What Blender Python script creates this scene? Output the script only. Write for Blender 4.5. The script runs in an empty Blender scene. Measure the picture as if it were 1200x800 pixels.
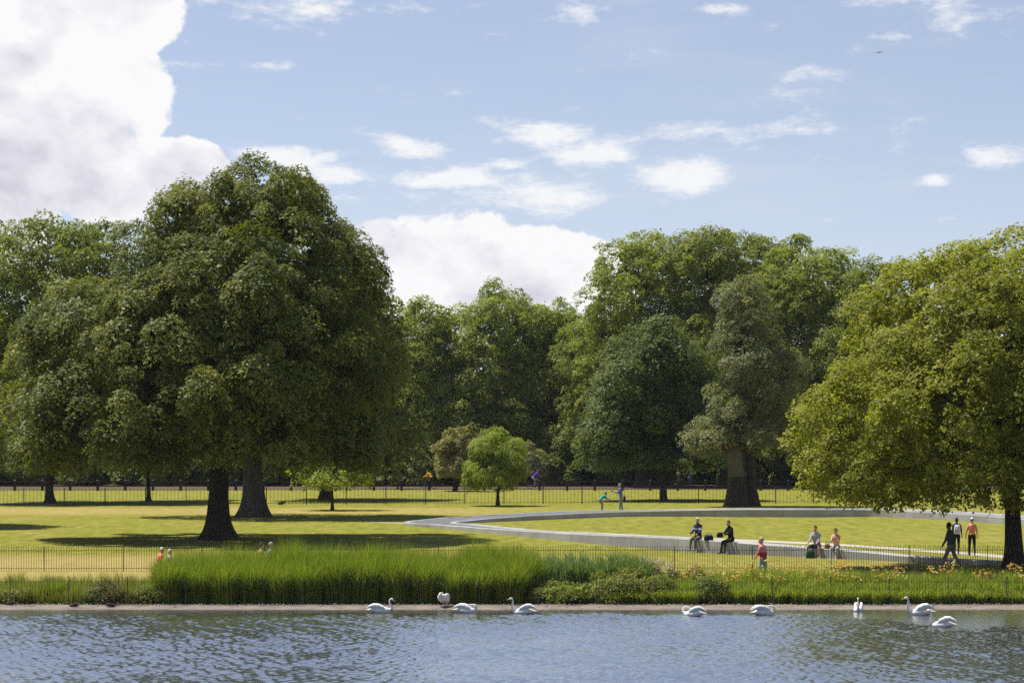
import bpy, bmesh, math, random
import numpy as np
from mathutils import Vector, Matrix

# ------------------------------------------------------------------ camera, sky, sun, exposure
SC = bpy.context.scene
COL = SC.collection
R = math.radians
FPX, HOR, CAMZ = 2900.0, 506.0, 5.3          # focal length in photo pixels, horizon row, eye height over the lawn

cam_d = bpy.data.cameras.new('camera')
cam = bpy.data.objects.new('camera', cam_d)
COL.objects.link(cam)
cam.location = (0, 0, CAMZ)
cam.rotation_euler = (R(90), 0, 0)
cam_d.sensor_width = 36.0
cam_d.lens = 36.0 * FPX / 1200.0
cam_d.shift_y = (HOR - 400.0) / 1200.0
cam_d.clip_start = 0.5
cam_d.clip_end = 40000.0
SC.camera = cam

SUN_TO = Vector((-0.38, 0.17, 0.95)).normalized()      # direction towards the sun: high, beyond the trees, a bit left
SUN_EL = math.asin(SUN_TO.z)
SUN_AZ = math.atan2(SUN_TO.x, SUN_TO.y)

sun_d = bpy.data.lights.new('sun', 'SUN')
sun_d.energy = 5.0
sun_d.angle = R(0.53)
sun_d.color = (1.0, 0.955, 0.88)
sun = bpy.data.objects.new('sun', sun_d)
COL.objects.link(sun)
sun.location = (-60, 100, 160)
sun.rotation_euler = (-SUN_TO).to_track_quat('-Z', 'Y').to_euler()

SC.view_settings.view_transform = 'Standard'
SC.view_settings.look = 'None'
SC.view_settings.exposure = 0.5
SC.view_settings.gamma = 1.0
SC.view_settings.use_curve_mapping = False
SC.cycles.max_bounces = 6
SC.cycles.diffuse_bounces = 4
SC.cycles.glossy_bounces = 3
SC.cycles.transmission_bounces = 4
SC.cycles.caustics_reflective = False
SC.cycles.caustics_refractive = False
SC.cycles.use_denoising = False
SC.cycles.use_adaptive_sampling = False


def build_world():
    w = bpy.data.worlds.new('World')
    SC.world = w
    w.use_nodes = True
    nt = w.node_tree
    nt.nodes.clear()
    L = nt.links.new

    def N(t, **k):
        n = nt.nodes.new(t)
        for a, b in k.items():
            setattr(n, a, b)
        return n

    def M(op, a, b=None, c=None, clamp=False):
        n = N('ShaderNodeMath', operation=op, use_clamp=clamp)
        for i, v in enumerate((a, b, c)):
            if v is None:
                continue
            if isinstance(v, (int, float)):
                n.inputs[i].default_value = v
            else:
                L(v, n.inputs[i])
        return n.outputs[0]

    sky = N('ShaderNodeTexSky', sky_type='NISHITA')
    sky.sun_disc = False
    sky.sun_elevation = SUN_EL
    sky.sun_rotation = SUN_AZ
    sky.altitude = 0
    sky.air_density = 1.0
    sky.dust_density = .2
    sky.ozone_density = 2.2

    geo = N('ShaderNodeTexCoord')
    lift = N('ShaderNodeVectorMath', operation='ADD')       # clear air: little whitening towards the horizon
    L(geo.outputs['Generated'], lift.inputs[0])
    lift.inputs[1].default_value = (0, 0, .07)
    nrmv = N('ShaderNodeVectorMath', operation='NORMALIZE')
    L(lift.outputs[0], nrmv.inputs[0])
    L(nrmv.outputs[0], sky.inputs[0])
    sep = N('ShaderNodeSeparateXYZ')
    L(geo.outputs['Generated'], sep.inputs[0])
    az = M('ARCTAN2', sep.outputs[0], sep.outputs[1])
    el = M('ARCSINE', sep.outputs[2])

    def noise(sx, sz, scale, detail, rough, off=0.0, seed=0.0):
        cmb = N('ShaderNodeCombineXYZ')
        L(M('MULTIPLY', az, sx), cmb.inputs[0])
        L(M('MULTIPLY', M('ADD', el, off), sz), cmb.inputs[1])
        cmb.inputs[2].default_value = seed
        n = N('ShaderNodeTexNoise')
        L(cmb.outputs[0], n.inputs['Vector'])
        n.inputs['Scale'].default_value = scale
        n.inputs['Detail'].default_value = detail
        n.inputs['Roughness'].default_value = rough
        return n.outputs['Fac']

    def blobs(items, off=0.0):
        tot = None
        e = M('ADD', el, off) if off else el
        for (px, py, rx, ry, s) in items:
            a0, e0 = (px - 600) / FPX, (HOR - py) / FPX
            dx = M('MULTIPLY', M('SUBTRACT', az, a0), FPX / rx)
            dy = M('MULTIPLY', M('SUBTRACT', e, e0), FPX / ry)
            d2 = M('ADD', M('MULTIPLY', dx, dx), M('MULTIPLY', dy, dy))
            g = M('MULTIPLY', M('POWER', 2.718, M('MULTIPLY', d2, -1.0)), s)
            tot = g if tot is None else M('MAXIMUM', tot, g)
        return tot

    rng = random.Random(4)
    cumulus = [(20, 40, 150, 150, 1), (150, 20, 85, 90, 1), (60, 150, 130, 110, 1), (170, 110, 60, 90, .8),
               (215, 200, 82, 44, 1), (120, 225, 80, 45, .9), (10, 240, 80, 80, 1),
               (520, 312, 120, 76, 1), (650, 318, 110, 62, 1), (430, 320, 90, 80, .95), (715, 335, 60, 66, .85),
               (-260, 120, 190, 170, 1), (-420, 330, 260, 90, 1)]
    # the same weather carries on all round the sky
    for k in range(16):
        cumulus.append((1900 + k * 920 + rng.uniform(-200, 200) - 7400 * 2 * (1 if 1900 + k * 920 > 9100 else 0) - (3400 if 1900 + k * 920 > 9100 else 0),
                        rng.uniform(-250, 330), rng.uniform(120, 330), rng.uniform(70, 170), 1))
    flat = [(345, 186, 48, 12, 1), (415, 208, 52, 13, .95), (525, 211, 78, 12, 1), (600, 232, 150, 14, .8),
            (640, 156, 62, 14, 1), (705, 182, 44, 20, .95), (782, 205, 56, 20, 1.05), (484, 172, 34, 12, .9),
            (596, 194, 36, 7, .8), (900, 157, 110, 13, .72), (1155, 189, 48, 13, .8), (1092, 215, 18, 8, .7),
            (1125, 30, 60, 28, .62), (850, 18, 30, 9, .62), (680, 25, 46, 12, .58), (350, 14, 120, 16, .6),
            (970, 88, 60, 16, .52), (260, 82, 70, 6, .55), (1040, 5, 60, 10, .55)]

    # tall cumulus
    n1 = noise(1, 1.25, 17.0, 11, .56)
    n2 = noise(1, 1.25, 60.0, 8, .6, seed=3.1)
    b = blobs(cumulus)
    den = M('ADD', b, M('MULTIPLY', M('SUBTRACT', n1, .5), 1.45))
    den = M('ADD', den, M('MULTIPLY', M('SUBTRACT', n2, .5), .16))
    cov = N('ShaderNodeMapRange', interpolation_type='SMOOTHSTEP')
    L(den, cov.inputs[0])
    cov.inputs[1].default_value = .46
    cov.inputs[2].default_value = .54
    # light and shade inside the cloud: less cloud above means more light
    n1u = noise(1, 1.25, 17.0, 7, .52, off=.012)
    n3 = noise(1, 1.5, 9.0, 5, .5, seed=7.7)
    lit = M('ADD', M('MULTIPLY', M('SUBTRACT', n1, n1u), 3.2), .52)
    thick = M('MULTIPLY', M('SUBTRACT', den, .55), -.55)
    lit = M('ADD', lit, thick)
    lit = M('ADD', lit, M('MULTIPLY', M('SUBTRACT', n3, .42), 1.9))
    ramp = N('ShaderNodeValToRGB')
    L(lit, ramp.inputs[0])
    cr = ramp.color_ramp
    cr.elements[0].position = .1
    cr.elements[0].color = (.64, .635, .72, 1)
    cr.elements[1].position = .75
    cr.elements[1].color = (.95, .95, .96, 1)
    m = cr.elements.new(.42)
    m.color = (.81, .80, .86, 1)
    # flat fair-weather scraps and cirrus
    f1 = noise(1, 2.6, 30.0, 12, .66, seed=11.0)
    fb = blobs([(a, b, c * 1.3, d * 1.3, e) for (a, b, c, d, e) in flat])
    fden = M('ADD', fb, M('MULTIPLY', M('SUBTRACT', f1, .5), 3.2))
    fcov = N('ShaderNodeMapRange', interpolation_type='SMOOTHSTEP')
    L(fden, fcov.inputs[0])
    fcov.inputs[1].default_value = .28
    fcov.inputs[2].default_value = 1.05
    fcov.inputs[4].default_value = .95
    # thin veil of cirrus everywhere
    v1 = noise(1, 5.0, 7.0, 7, .6, seed=23.0)
    veil = N('ShaderNodeMapRange', interpolation_type='SMOOTHSTEP')
    L(v1, veil.inputs[0])
    veil.inputs[1].default_value = .46
    veil.inputs[2].default_value = .8
    veil.inputs[4].default_value = .32

    def mix(f, a, bcol):
        n = N('ShaderNodeMix', data_type='RGBA')
        L(f, n.inputs[0])
        for s, v in ((6, a), (7, bcol)):
            if isinstance(v, tuple):
                n.inputs[s].default_value = v
            else:
                L(v, n.inputs[s])
        return n.outputs[2]

    # Nishita radiance is scaled here so that everything leaves at one Background strength
    tone = N('ShaderNodeMix', data_type='RGBA', blend_type='MULTIPLY')
    tone.inputs[0].default_value = 1
    L(sky.outputs[0], tone.inputs[6])
    tone.inputs[7].default_value = (SKY_TINT[0], SKY_TINT[1], SKY_TINT[2], 1)
    K = .72 / SKY_STRENGTH
    white = (.93 * K, .935 * K, .95 * K, 1)
    c = mix(veil.outputs[0], tone.outputs[2], (.74 * K, .77 * K, .85 * K, 1))
    c = mix(fcov.outputs[0], c, white)
    cs = N('ShaderNodeVectorMath', operation='SCALE')
    L(ramp.outputs[0], cs.inputs[0])
    cs.inputs[3].default_value = K
    c = mix(cov.outputs[0], c, cs.outputs[0])
    bg = N('ShaderNodeBackground')
    L(c, bg.inputs[0])
    bg.inputs[1].default_value = SKY_STRENGTH
    out = N('ShaderNodeOutputWorld')
    L(bg.outputs[0], out.inputs[0])
    w.cycles.sampling_method = 'MANUAL'
    w.cycles.sample_map_resolution = 512


SKY_STRENGTH = 0.104
SKY_TINT = (1.27, 1.0, .89)
build_world()

# ------------------------------------------------------------------ helpers
rng = np.random.default_rng(12)
RND = random.Random(5)


def gy(py, z=0.0):
    return FPX * (CAMZ - z) / (py - HOR)


def wx(px, y):
    return (px - 600.0) / FPX * y


def wz(py, y):
    return CAMZ - (py - HOR) / FPX * y


def gp(px, py, z=0.0):
    y = gy(py, z)
    return (wx(px, y), y, z)


def lerp(a, b, t):
    return a + (b - a) * t


def ground_z(y):
    return float(np.interp(y, [40, 80, 84.6, 85.6, 86.6, 88.2, 90.2, 92.2, 93.8], [-3, -1.6, -.88, -.785, -.725, -.62, -.44, -.40, 0]))


def mesh_np(name, verts, quads=None, tris=None, tint=None, smooth=False):
    me = bpy.data.meshes.new(name)
    verts = np.asarray(verts, dtype=np.float32)
    me.vertices.add(len(verts))
    me.vertices.foreach_set('co', verts.ravel())
    idx, starts = [], []
    pos = 0
    for arr, k in ((quads, 4), (tris, 3)):
        if arr is None or len(arr) == 0:
            continue
        arr = np.asarray(arr, dtype=np.int32)
        idx.append(arr.ravel())
        starts.append(pos + np.arange(len(arr)) * k)
        pos += arr.size
    idx = np.concatenate(idx)
    starts = np.concatenate(starts).astype(np.int32)
    me.loops.add(len(idx))
    me.loops.foreach_set('vertex_index', idx)
    me.polygons.add(len(starts))
    me.polygons.foreach_set('loop_start', starts)
    if smooth:
        me.polygons.foreach_set('use_smooth', np.ones(len(starts), dtype=bool))
    me.update(calc_edges=True)
    if tint is not None:
        a = me.attributes.new('tint', 'FLOAT', 'FACE')
        a.data.foreach_set('value', np.asarray(tint, dtype=np.float32))
    return me


class MB:
    """collects simple shapes into one mesh"""
    def __init__(self):
        self.v, self.f = [], []

    def add(self, vs, fs):
        o = len(self.v)
        self.v += [tuple(p) for p in vs]
        self.f += [tuple(i + o for i in f) for f in fs]
        return self

    def box(self, x0, x1, y0, y1, z0, z1):
        vs = [(x, y, z) for z in (z0, z1) for y in (y0, y1) for x in (x0, x1)]
        return self.add(vs, [(0, 2, 3, 1), (4, 5, 7, 6), (0, 1, 5, 4), (2, 6, 7, 3), (0, 4, 6, 2), (1, 3, 7, 5)])

    def loft(self, rings, cap=True):
        n = len(rings[0])
        vs = [p for r in rings for p in r]
        fs = []
        for i in range(len(rings) - 1):
            for j in range(n):
                k = (j + 1) % n
                fs.append((i * n + j, i * n + k, (i + 1) * n + k, (i + 1) * n + j))
        if cap:
            fs.append(tuple(range(n - 1, -1, -1)))
            fs.append(tuple((len(rings) - 1) * n + j for j in range(n)))
        return self.add(vs, fs)

    def tube(self, pts, rad, n=8, cap=True, fn=None):
        pts = [Vector(p) for p in pts]
        if isinstance(rad, (int, float)):
            rad = [rad] * len(pts)
        rings = []
        up = Vector((0.13, 0.21, 0.97)) if abs((pts[-1] - pts[0]).normalized().z) < .9 else Vector((0.97, 0.2, 0.1))
        for i, p in enumerate(pts):
            d = (pts[min(i + 1, len(pts) - 1)] - pts[max(i - 1, 0)])
            d = d.normalized() if d.length > 1e-9 else Vector((0, 0, 1))
            a = d.cross(up).normalized()
            b = a.cross(d).normalized()
            ring = []
            for j in range(n):
                t = 2 * math.pi * j / n
                r = rad[i] * (fn(i, t) if fn else 1)
                ring.append(p + a * (-math.cos(t) * r) + b * (math.sin(t) * r))
            rings.append(ring)
        return self.loft(rings, cap)

    def capsule(self, p0, p1, r0, r1, n=10):
        p0, p1 = Vector(p0), Vector(p1)
        d = (p1 - p0)
        L_ = max(d.length, 1e-6)
        d = d / L_
        pts, rad = [], []
        for t in (85, 60, 30):
            pts.append(p0 - d * r0 * math.sin(R(t)))
            rad.append(r0 * math.cos(R(t)))
        pts.append(p0), rad.append(r0)
        pts.append(p1), rad.append(r1)
        for t in (30, 60, 85):
            pts.append(p1 + d * r1 * math.sin(R(t)))
            rad.append(r1 * math.cos(R(t)))
        return self.tube(pts, rad, n)

    def ellipsoid(self, c, r, n=12, m=8, rot=None):
        rings = []
        for i in range(m + 1):
            a = lerp(-88, 88, i / m)
            ring = []
            for j in range(n):
                t = 2 * math.pi * j / n
                p = Vector((r[0] * math.cos(R(a)) * math.cos(t), r[1] * math.cos(R(a)) * math.sin(t), r[2] * math.sin(R(a))))
                if rot:
                    p = rot @ p
                ring.append(p + Vector(c))
            rings.append(ring)
        return self.loft(rings)

    def torus(self, c, Rr, r, axis='x', n=28, m=8):
        vs, fs = [], []
        for i in range(n):
            t = 2 * math.pi * i / n
            for j in range(m):
                s = 2 * math.pi * j / m
                q = Rr + r * math.cos(s)
                a, b, h = q * math.cos(t), q * math.sin(t), r * math.sin(s)
                vs.append((c[0] + h, c[1] + a, c[2] + b) if axis == 'x' else (c[0] + a, c[1] + h, c[2] + b))
        for i in range(n):
            for j in range(m):
                fs.append((i * m + j, ((i + 1) % n) * m + j, ((i + 1) % n) * m + (j + 1) % m, i * m + (j + 1) % m))
        return self.add(vs, fs)

    def mesh(self, name, smooth=False):
        me = bpy.data.meshes.new(name)
        me.from_pydata(self.v, [], self.f)
        if smooth:
            me.polygons.foreach_set('use_smooth', [True] * len(me.polygons))
        me.update()
        return me

    def build(self, name, mat, parent=None, smooth=False, loc=None):
        return obj(name, self.mesh(name, smooth), mat, parent, loc)


def obj(name, me, mat=None, parent=None, loc=None):
    o = bpy.data.objects.new(name, me)
    COL.objects.link(o)
    if mat is not None and me is not None and not me.materials:
        me.materials.append(mat)
    if parent is not None:
        o.parent = parent
    if loc is not None:
        o.location = loc
    return o


def tag(o, label, cat, group=None):
    o['label'] = label
    o['category'] = cat
    if group:
        o['group'] = group
    return o


def thing(name, label, cat, loc=(0, 0, 0), rz=0.0, group=None):
    e = bpy.data.objects.new(name, None)
    COL.objects.link(e)
    e.empty_display_size = .2
    e.location = loc
    e.rotation_euler = (0, 0, rz)
    return tag(e, label, cat, group)


def copy_tree(o, parent=None):
    c = o.copy()
    COL.objects.link(c)
    c.parent = parent
    for ch in list(o.children):
        copy_tree(ch, c)
    return c


# ------------------------------------------------------------------ materials
def new_mat(name):
    m = bpy.data.materials.new(name)
    m.use_nodes = True
    nt = m.node_tree
    nt.nodes.clear()
    out = nt.nodes.new('ShaderNodeOutputMaterial')
    return m, nt, out


def nd(nt, t, **k):
    n = nt.nodes.new(t)
    for a, b in k.items():
        setattr(n, a, b)
    return n


def noise_nd(nt, scale, detail=5, rough=.55, coord='Object', mapping=None):
    tc = nd(nt, 'ShaderNodeTexCoord')
    src = tc.outputs[coord]
    if mapping:
        mp = nd(nt, 'ShaderNodeMapping')
        mp.inputs['Scale'].default_value = mapping
        nt.links.new(src, mp.inputs[0])
        src = mp.outputs[0]
    n = nd(nt, 'ShaderNodeTexNoise')
    nt.links.new(src, n.inputs['Vector'])
    n.inputs['Scale'].default_value = scale
    n.inputs['Detail'].default_value = detail
    n.inputs['Roughness'].default_value = rough
    return n.outputs['Fac']


def mixrgb(nt, f, a, b, blend='MIX'):
    n = nd(nt, 'ShaderNodeMix', data_type='RGBA', blend_type=blend)
    for s, v in ((0, f), (6, a), (7, b)):
        if isinstance(v, tuple):
            n.inputs[s].default_value = v if len(v) == 4 else v + (1,)
        elif isinstance(v, (int, float)):
            n.inputs[s].default_value = v
        else:
            nt.links.new(v, n.inputs[s])
    return n.outputs[2]


def ramp(nt, f, p0, p1, c0=(0, 0, 0, 1), c1=(1, 1, 1, 1)):
    n = nd(nt, 'ShaderNodeValToRGB')
    n.color_ramp.elements[0].position = p0
    n.color_ramp.elements[1].position = p1
    n.color_ramp.elements[0].color = c0
    n.color_ramp.elements[1].color = c1
    nt.links.new(f, n.inputs[0])
    return n.outputs[0]


def bump(nt, h, strength, dist, base=None):
    b = nd(nt, 'ShaderNodeBump')
    b.inputs['Strength'].default_value = strength
    b.inputs['Distance'].default_value = dist
    nt.links.new(h, b.inputs['Height'])
    if base is not None:
        nt.links.new(base, b.inputs['Normal'])
    return b.outputs[0]


def plain(name, col, rough=.6, var=.25, scale=8, spec=.3, metal=0.0, bumps=0.0):
    m, nt, out = new_mat(name)
    p = nd(nt, 'ShaderNodeBsdfPrincipled')
    n = noise_nd(nt, scale)
    lo = tuple(c * (1 - var) for c in col) + (1,)
    hi = tuple(min(1, c * (1 + var)) for c in col) + (1,)
    nt.links.new(mixrgb(nt, n, lo, hi), p.inputs['Base Color'])
    p.inputs['Roughness'].default_value = rough
    p.inputs['Specular IOR Level'].default_value = spec
    p.inputs['Metallic'].default_value = metal
    if bumps:
        nt.links.new(bump(nt, noise_nd(nt, scale * 4), bumps, .02), p.inputs['Normal'])
    nt.links.new(p.outputs[0], out.inputs[0])
    return m


_mc = {}


def cloth(col):
    k = tuple(round(c, 3) for c in col)
    if k not in _mc:
        _mc[k] = plain('cloth_%d' % len(_mc), col, .85, .18, 14, .15, bumps=.3)
    return _mc[k]


def leaf_mat(name, dark, light, trans=.38, gloss=.35, yellow=1.08):
    m, nt, out = new_mat(name)
    at = nd(nt, 'ShaderNodeAttribute', attribute_name='tint')
    c = mixrgb(nt, at.outputs['Fac'], dark, light)
    big = noise_nd(nt, .35, 3, .5)
    c = mixrgb(nt, ramp(nt, big, .35, .7), c, mixrgb(nt, .5, c, light))
    p = nd(nt, 'ShaderNodeBsdfPrincipled')
    nt.links.new(c, p.inputs['Base Color'])
    p.inputs['Roughness'].default_value = .5
    p.inputs['Specular IOR Level'].default_value = gloss * .55
    t = nd(nt, 'ShaderNodeBsdfTranslucent')
    tcol = mixrgb(nt, 1.0, c, (1.5 * yellow, 1.55, .55, 1), 'MULTIPLY')
    nt.links.new(tcol, t.inputs['Color'])
    mx = nd(nt, 'ShaderNodeMixShader')
    mx.inputs[0].default_value = trans
    nt.links.new(p.outputs[0], mx.inputs[1])
    nt.links.new(t.outputs[0], mx.inputs[2])
    nt.links.new(mx.outputs[0], out.inputs[0])
    return m


def bark_mat(name, lo, hi):
    m, nt, out = new_mat(name)
    p = nd(nt, 'ShaderNodeBsdfPrincipled')
    a = noise_nd(nt, 3.0, 8, .65, mapping=(4, 4, .7))
    b = noise_nd(nt, .8, 4)
    c = mixrgb(nt, ramp(nt, a, .35, .7), lo, hi)
    c = mixrgb(nt, ramp(nt, b, .5, .8), c, (.07, .075, .04))
    nt.links.new(c, p.inputs['Base Color'])
    p.inputs['Roughness'].default_value = .9
    p.inputs['Specular IOR Level'].default_value = .1
    nt.links.new(bump(nt, a, .9, .06), p.inputs['Normal'])
    nt.links.new(p.outputs[0], out.inputs[0])
    return m


def lawn_mat():
    m, nt, out = new_mat('lawn')
    L = nt.links.new
    p = nd(nt, 'ShaderNodeBsdfPrincipled')
    geo = nd(nt, 'ShaderNodeNewGeometry')
    sep = nd(nt, 'ShaderNodeSeparateXYZ')
    L(geo.outputs['Position'], sep.inputs[0])

    def mr(src, a, b, c=0, d=1):
        n = nd(nt, 'ShaderNodeMapRange', interpolation_type='SMOOTHSTEP')
        L(src, n.inputs[0])
        for i, v in enumerate((a, b, c, d)):
            n.inputs[i + 1].default_value = v
        return n.outputs[0]

    def ma(op, a, b):
        n = nd(nt, 'ShaderNodeMath', operation=op, use_clamp=True)
        for i, v in enumerate((a, b)):
            if isinstance(v, (int, float)):
                n.inputs[i].default_value = v
            else:
                L(v, n.inputs[i])
        return n.outputs[0]
    n1 = noise_nd(nt, 1.0, 6, .6, 'Object', (.22, .045, 1))
    n2 = noise_nd(nt, 1.0, 6, .65, 'Object', (1.6, .35, 1))
    n3 = noise_nd(nt, 1.0, 4, .7, 'Object', (9, 2.2, 1))
    green = mixrgb(nt, ramp(nt, n2, .3, .72), (.150, .165, .020), (.325, .288, .050))
    dry = mixrgb(nt, ramp(nt, n2, .35, .7), (.35, .275, .085), (.43, .325, .125))
    # worn dry turf along the lake railing, thinning out to the right, and a tan band under the far trees
    front = ma('MULTIPLY', mr(sep.outputs[1], 109, 103), mr(sep.outputs[0], 5, -4, .25, 1.0))
    y1 = ma('MULTIPLY', mr(sep.outputs[1], 155, 163), mr(sep.outputs[1], 176, 170))
    band = ma('MULTIPLY', y1, mr(sep.outputs[0], 4, -6, .15, .75))
    d = ma('MAXIMUM', front, band)
    d = ma('MULTIPLY', d, ramp(nt, n1, .05, .42))
    d = ma('ADD', d, ramp(nt, n1, .52, .85, (0, 0, 0, 1), (.5, .5, .5, 1)))
    c = mixrgb(nt, d, green, dry)
    c = mixrgb(nt, ramp(nt, n3, .3, .8), mixrgb(nt, 1.0, c, (.66, .70, .62, 1), 'MULTIPLY'), c)
    # planted slope and wood floor are soil and litter
    soil = mr(sep.outputs[1], 92.2, 90.6)
    c = mixrgb(nt, soil, c, mixrgb(nt, n2, (.05, .045, .022), (.10, .105, .035)))
    wood = mr(sep.outputs[1], 243, 249)
    c = mixrgb(nt, wood, c, (.05, .055, .02))
    L(c, p.inputs['Base Color'])
    p.inputs['Roughness'].default_value = .95
    p.inputs['Specular IOR Level'].default_value = .08
    L(bump(nt, noise_nd(nt, 14, 4, .7), .7, .05), p.inputs['Normal'])
    L(p.outputs[0], out.inputs[0])
    return m


def water_mat():
    m, nt, out = new_mat('lake_water')
    p = nd(nt, 'ShaderNodeBsdfPrincipled')
    p.inputs['Base Color'].default_value = (.085, .098, .102, 1)
    p.inputs['Roughness'].default_value = .04
    p.inputs['IOR'].default_value = 1.36
    p.inputs['Specular IOR Level'].default_value = .5
    a = noise_nd(nt, 1.0, 5, .6, 'Object', (8.5, 8.5, 1))
    nb = bump(nt, a, .35, .03)
    nt.links.new(nb, p.inputs['Normal'])
    g = nd(nt, 'ShaderNodeBsdfGlossy')
    g.inputs['Color'].default_value = (1.0, .975, .93, 1)
    g.inputs['Roughness'].default_value = .14
    nt.links.new(nb, g.inputs['Normal'])
    mx = nd(nt, 'ShaderNodeMixShader')
    mx.inputs[0].default_value = .84
    nt.links.new(p.outputs[0], mx.inputs[1])
    nt.links.new(g.outputs[0], mx.inputs[2])
    nt.links.new(mx.outputs[0], out.inputs[0])
    return m


def stone_mat():
    m, nt, out = new_mat('granite')
    p = nd(nt, 'ShaderNodeBsdfPrincipled')
    a = noise_nd(nt, 40, 4, .6)
    b = noise_nd(nt, 1.2, 5, .6)
    c = mixrgb(nt, a, (.31, .30, .29), (.46, .45, .435))
    c = mixrgb(nt, ramp(nt, b, .4, .75), c, (.30, .29, .27))
    oi = nd(nt, 'ShaderNodeObjectInfo')
    c = mixrgb(nt, oi.outputs['Random'], mixrgb(nt, 1.0, c, (.74, .74, .73, 1), 'MULTIPLY'), c)
    nt.links.new(c, p.inputs['Base Color'])
    p.inputs['Roughness'].default_value = .6
    nt.links.new(p.outputs[0], out.inputs[0])
    return m


MAT = dict(
    lawn=lawn_mat(), water=water_mat(), stone=stone_mat(),
    shore=plain('shore_concrete', (.185, .155, .13), .9, .6, 1.7, .1, bumps=.5),
    pebble=plain('pebble', (.30, .26, .23), .8, .4, 5.0, .2),
    path=plain('path_gravel', (.40, .37, .31), .9, .15, 4.0, .1),
    track=plain('sandy_track_shaded', (.10, .068, .045), .95, .25, 1.2, .05),  # brown sand, darkened so that its colour carries the shade of the trees
    iron=plain('black_iron', (.018, .018, .02), .38, .2, 6.0, .5),
    ironfar=plain('black_painted_wood', (.012, .012, .016), .55, .2, 3.0, .3),
    channel=plain('wet_stone', (.20, .20, .205), .22, .3, 4.0, .6),
    swan=plain('swan_feather', (.74, .73, .70), .75, .14, 9, .15, bumps=.8),
    bill=plain('orange_bill', (.62, .20, .04), .4, .1, 20, .4),
    black=plain('black_skin', (.015, .015, .016), .5, .1, 20, .4),
    duck=plain('duck_feather', (.075, .055, .04), .8, .5, 25, .1),
    crow=plain('crow_feather', (.012, .012, .014), .5, .2, 20, .4),
    bark=bark_mat('bark_dark', (.028, .022, .018), (.075, .062, .052)),
    bark2=bark_mat('bark_grey', (.05, .042, .036), (.13, .112, .095)),
    barkpale=bark_mat('bark_pale', (.085, .072, .06), (.185, .165, .145)),
    barkcut=bark_mat('cut_wood_red', (.22, .10, .06), (.34, .17, .11)),
    chest=leaf_mat('leaf_chestnut', (.046, .074, .016), (.215, .232, .055), .36, .3),
    lime=leaf_mat('leaf_lime_yellow', (.125, .148, .016), (.325, .325, .046), .46, .3, .99),
    plane=leaf_mat('leaf_plane', (.108, .150, .026), (.310, .335, .065), .46, .3, 1.0),
    oak=leaf_mat('leaf_mid', (.085, .118, .022), (.25, .275, .055), .43, .3, 1.0),
    blue=leaf_mat('leaf_blue_green', (.046, .078, .020), (.165, .200, .056), .36, .35, 1.0),
    grey=leaf_mat('leaf_grey_green', (.095, .112, .045), (.250, .258, .122), .36, .3, 1.0),
    fresh=leaf_mat('leaf_fresh', (.150, .210, .03), (.32, .36, .06), .46, .3, 1.0),
    ruddy=leaf_mat('leaf_ruddy', (.14, .17, .05), (.36, .29, .14), .42, .3, 1.0),
    pale=leaf_mat('leaf_pale', (.13, .15, .06), (.33, .33, .19), .35, .3),
    shrub=leaf_mat('leaf_shrub', (.065, .095, .02), (.19, .22, .05), .4, .3, 1.0),
    reed=leaf_mat('leaf_tall_grass', (.07, .115, .012), (.30, .335, .055), .48, .3, .92),
    lily=leaf_mat('leaf_lily', (.11, .145, .02), (.34, .37, .08), .48, .3, .92),
    iris=leaf_mat('leaf_iris', (.065, .11, .04), (.21, .27, .11), .38, .5, .9),
    weed=leaf_mat('leaf_weed', (.12, .15, .025), (.31, .31, .08), .45, .3, .95),
    brush=leaf_mat('leaf_brown', (.06, .05, .02), (.17, .14, .06), .3, .2),
    mauve=leaf_mat('petal_mauve', (.36, .24, .34), (.58, .44, .52), .35, .2, .9),
    orange=leaf_mat('petal_orange', (.50, .20, .04), (.70, .42, .14), .35, .2, .9),
    yellow=leaf_mat('petal_yellow', (.62, .42, .10), (.75, .58, .28), .35, .2, .9),
)

# ------------------------------------------------------------------ terrain, lake
def struct(o):
    o['kind'] = 'structure'
    return o


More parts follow.
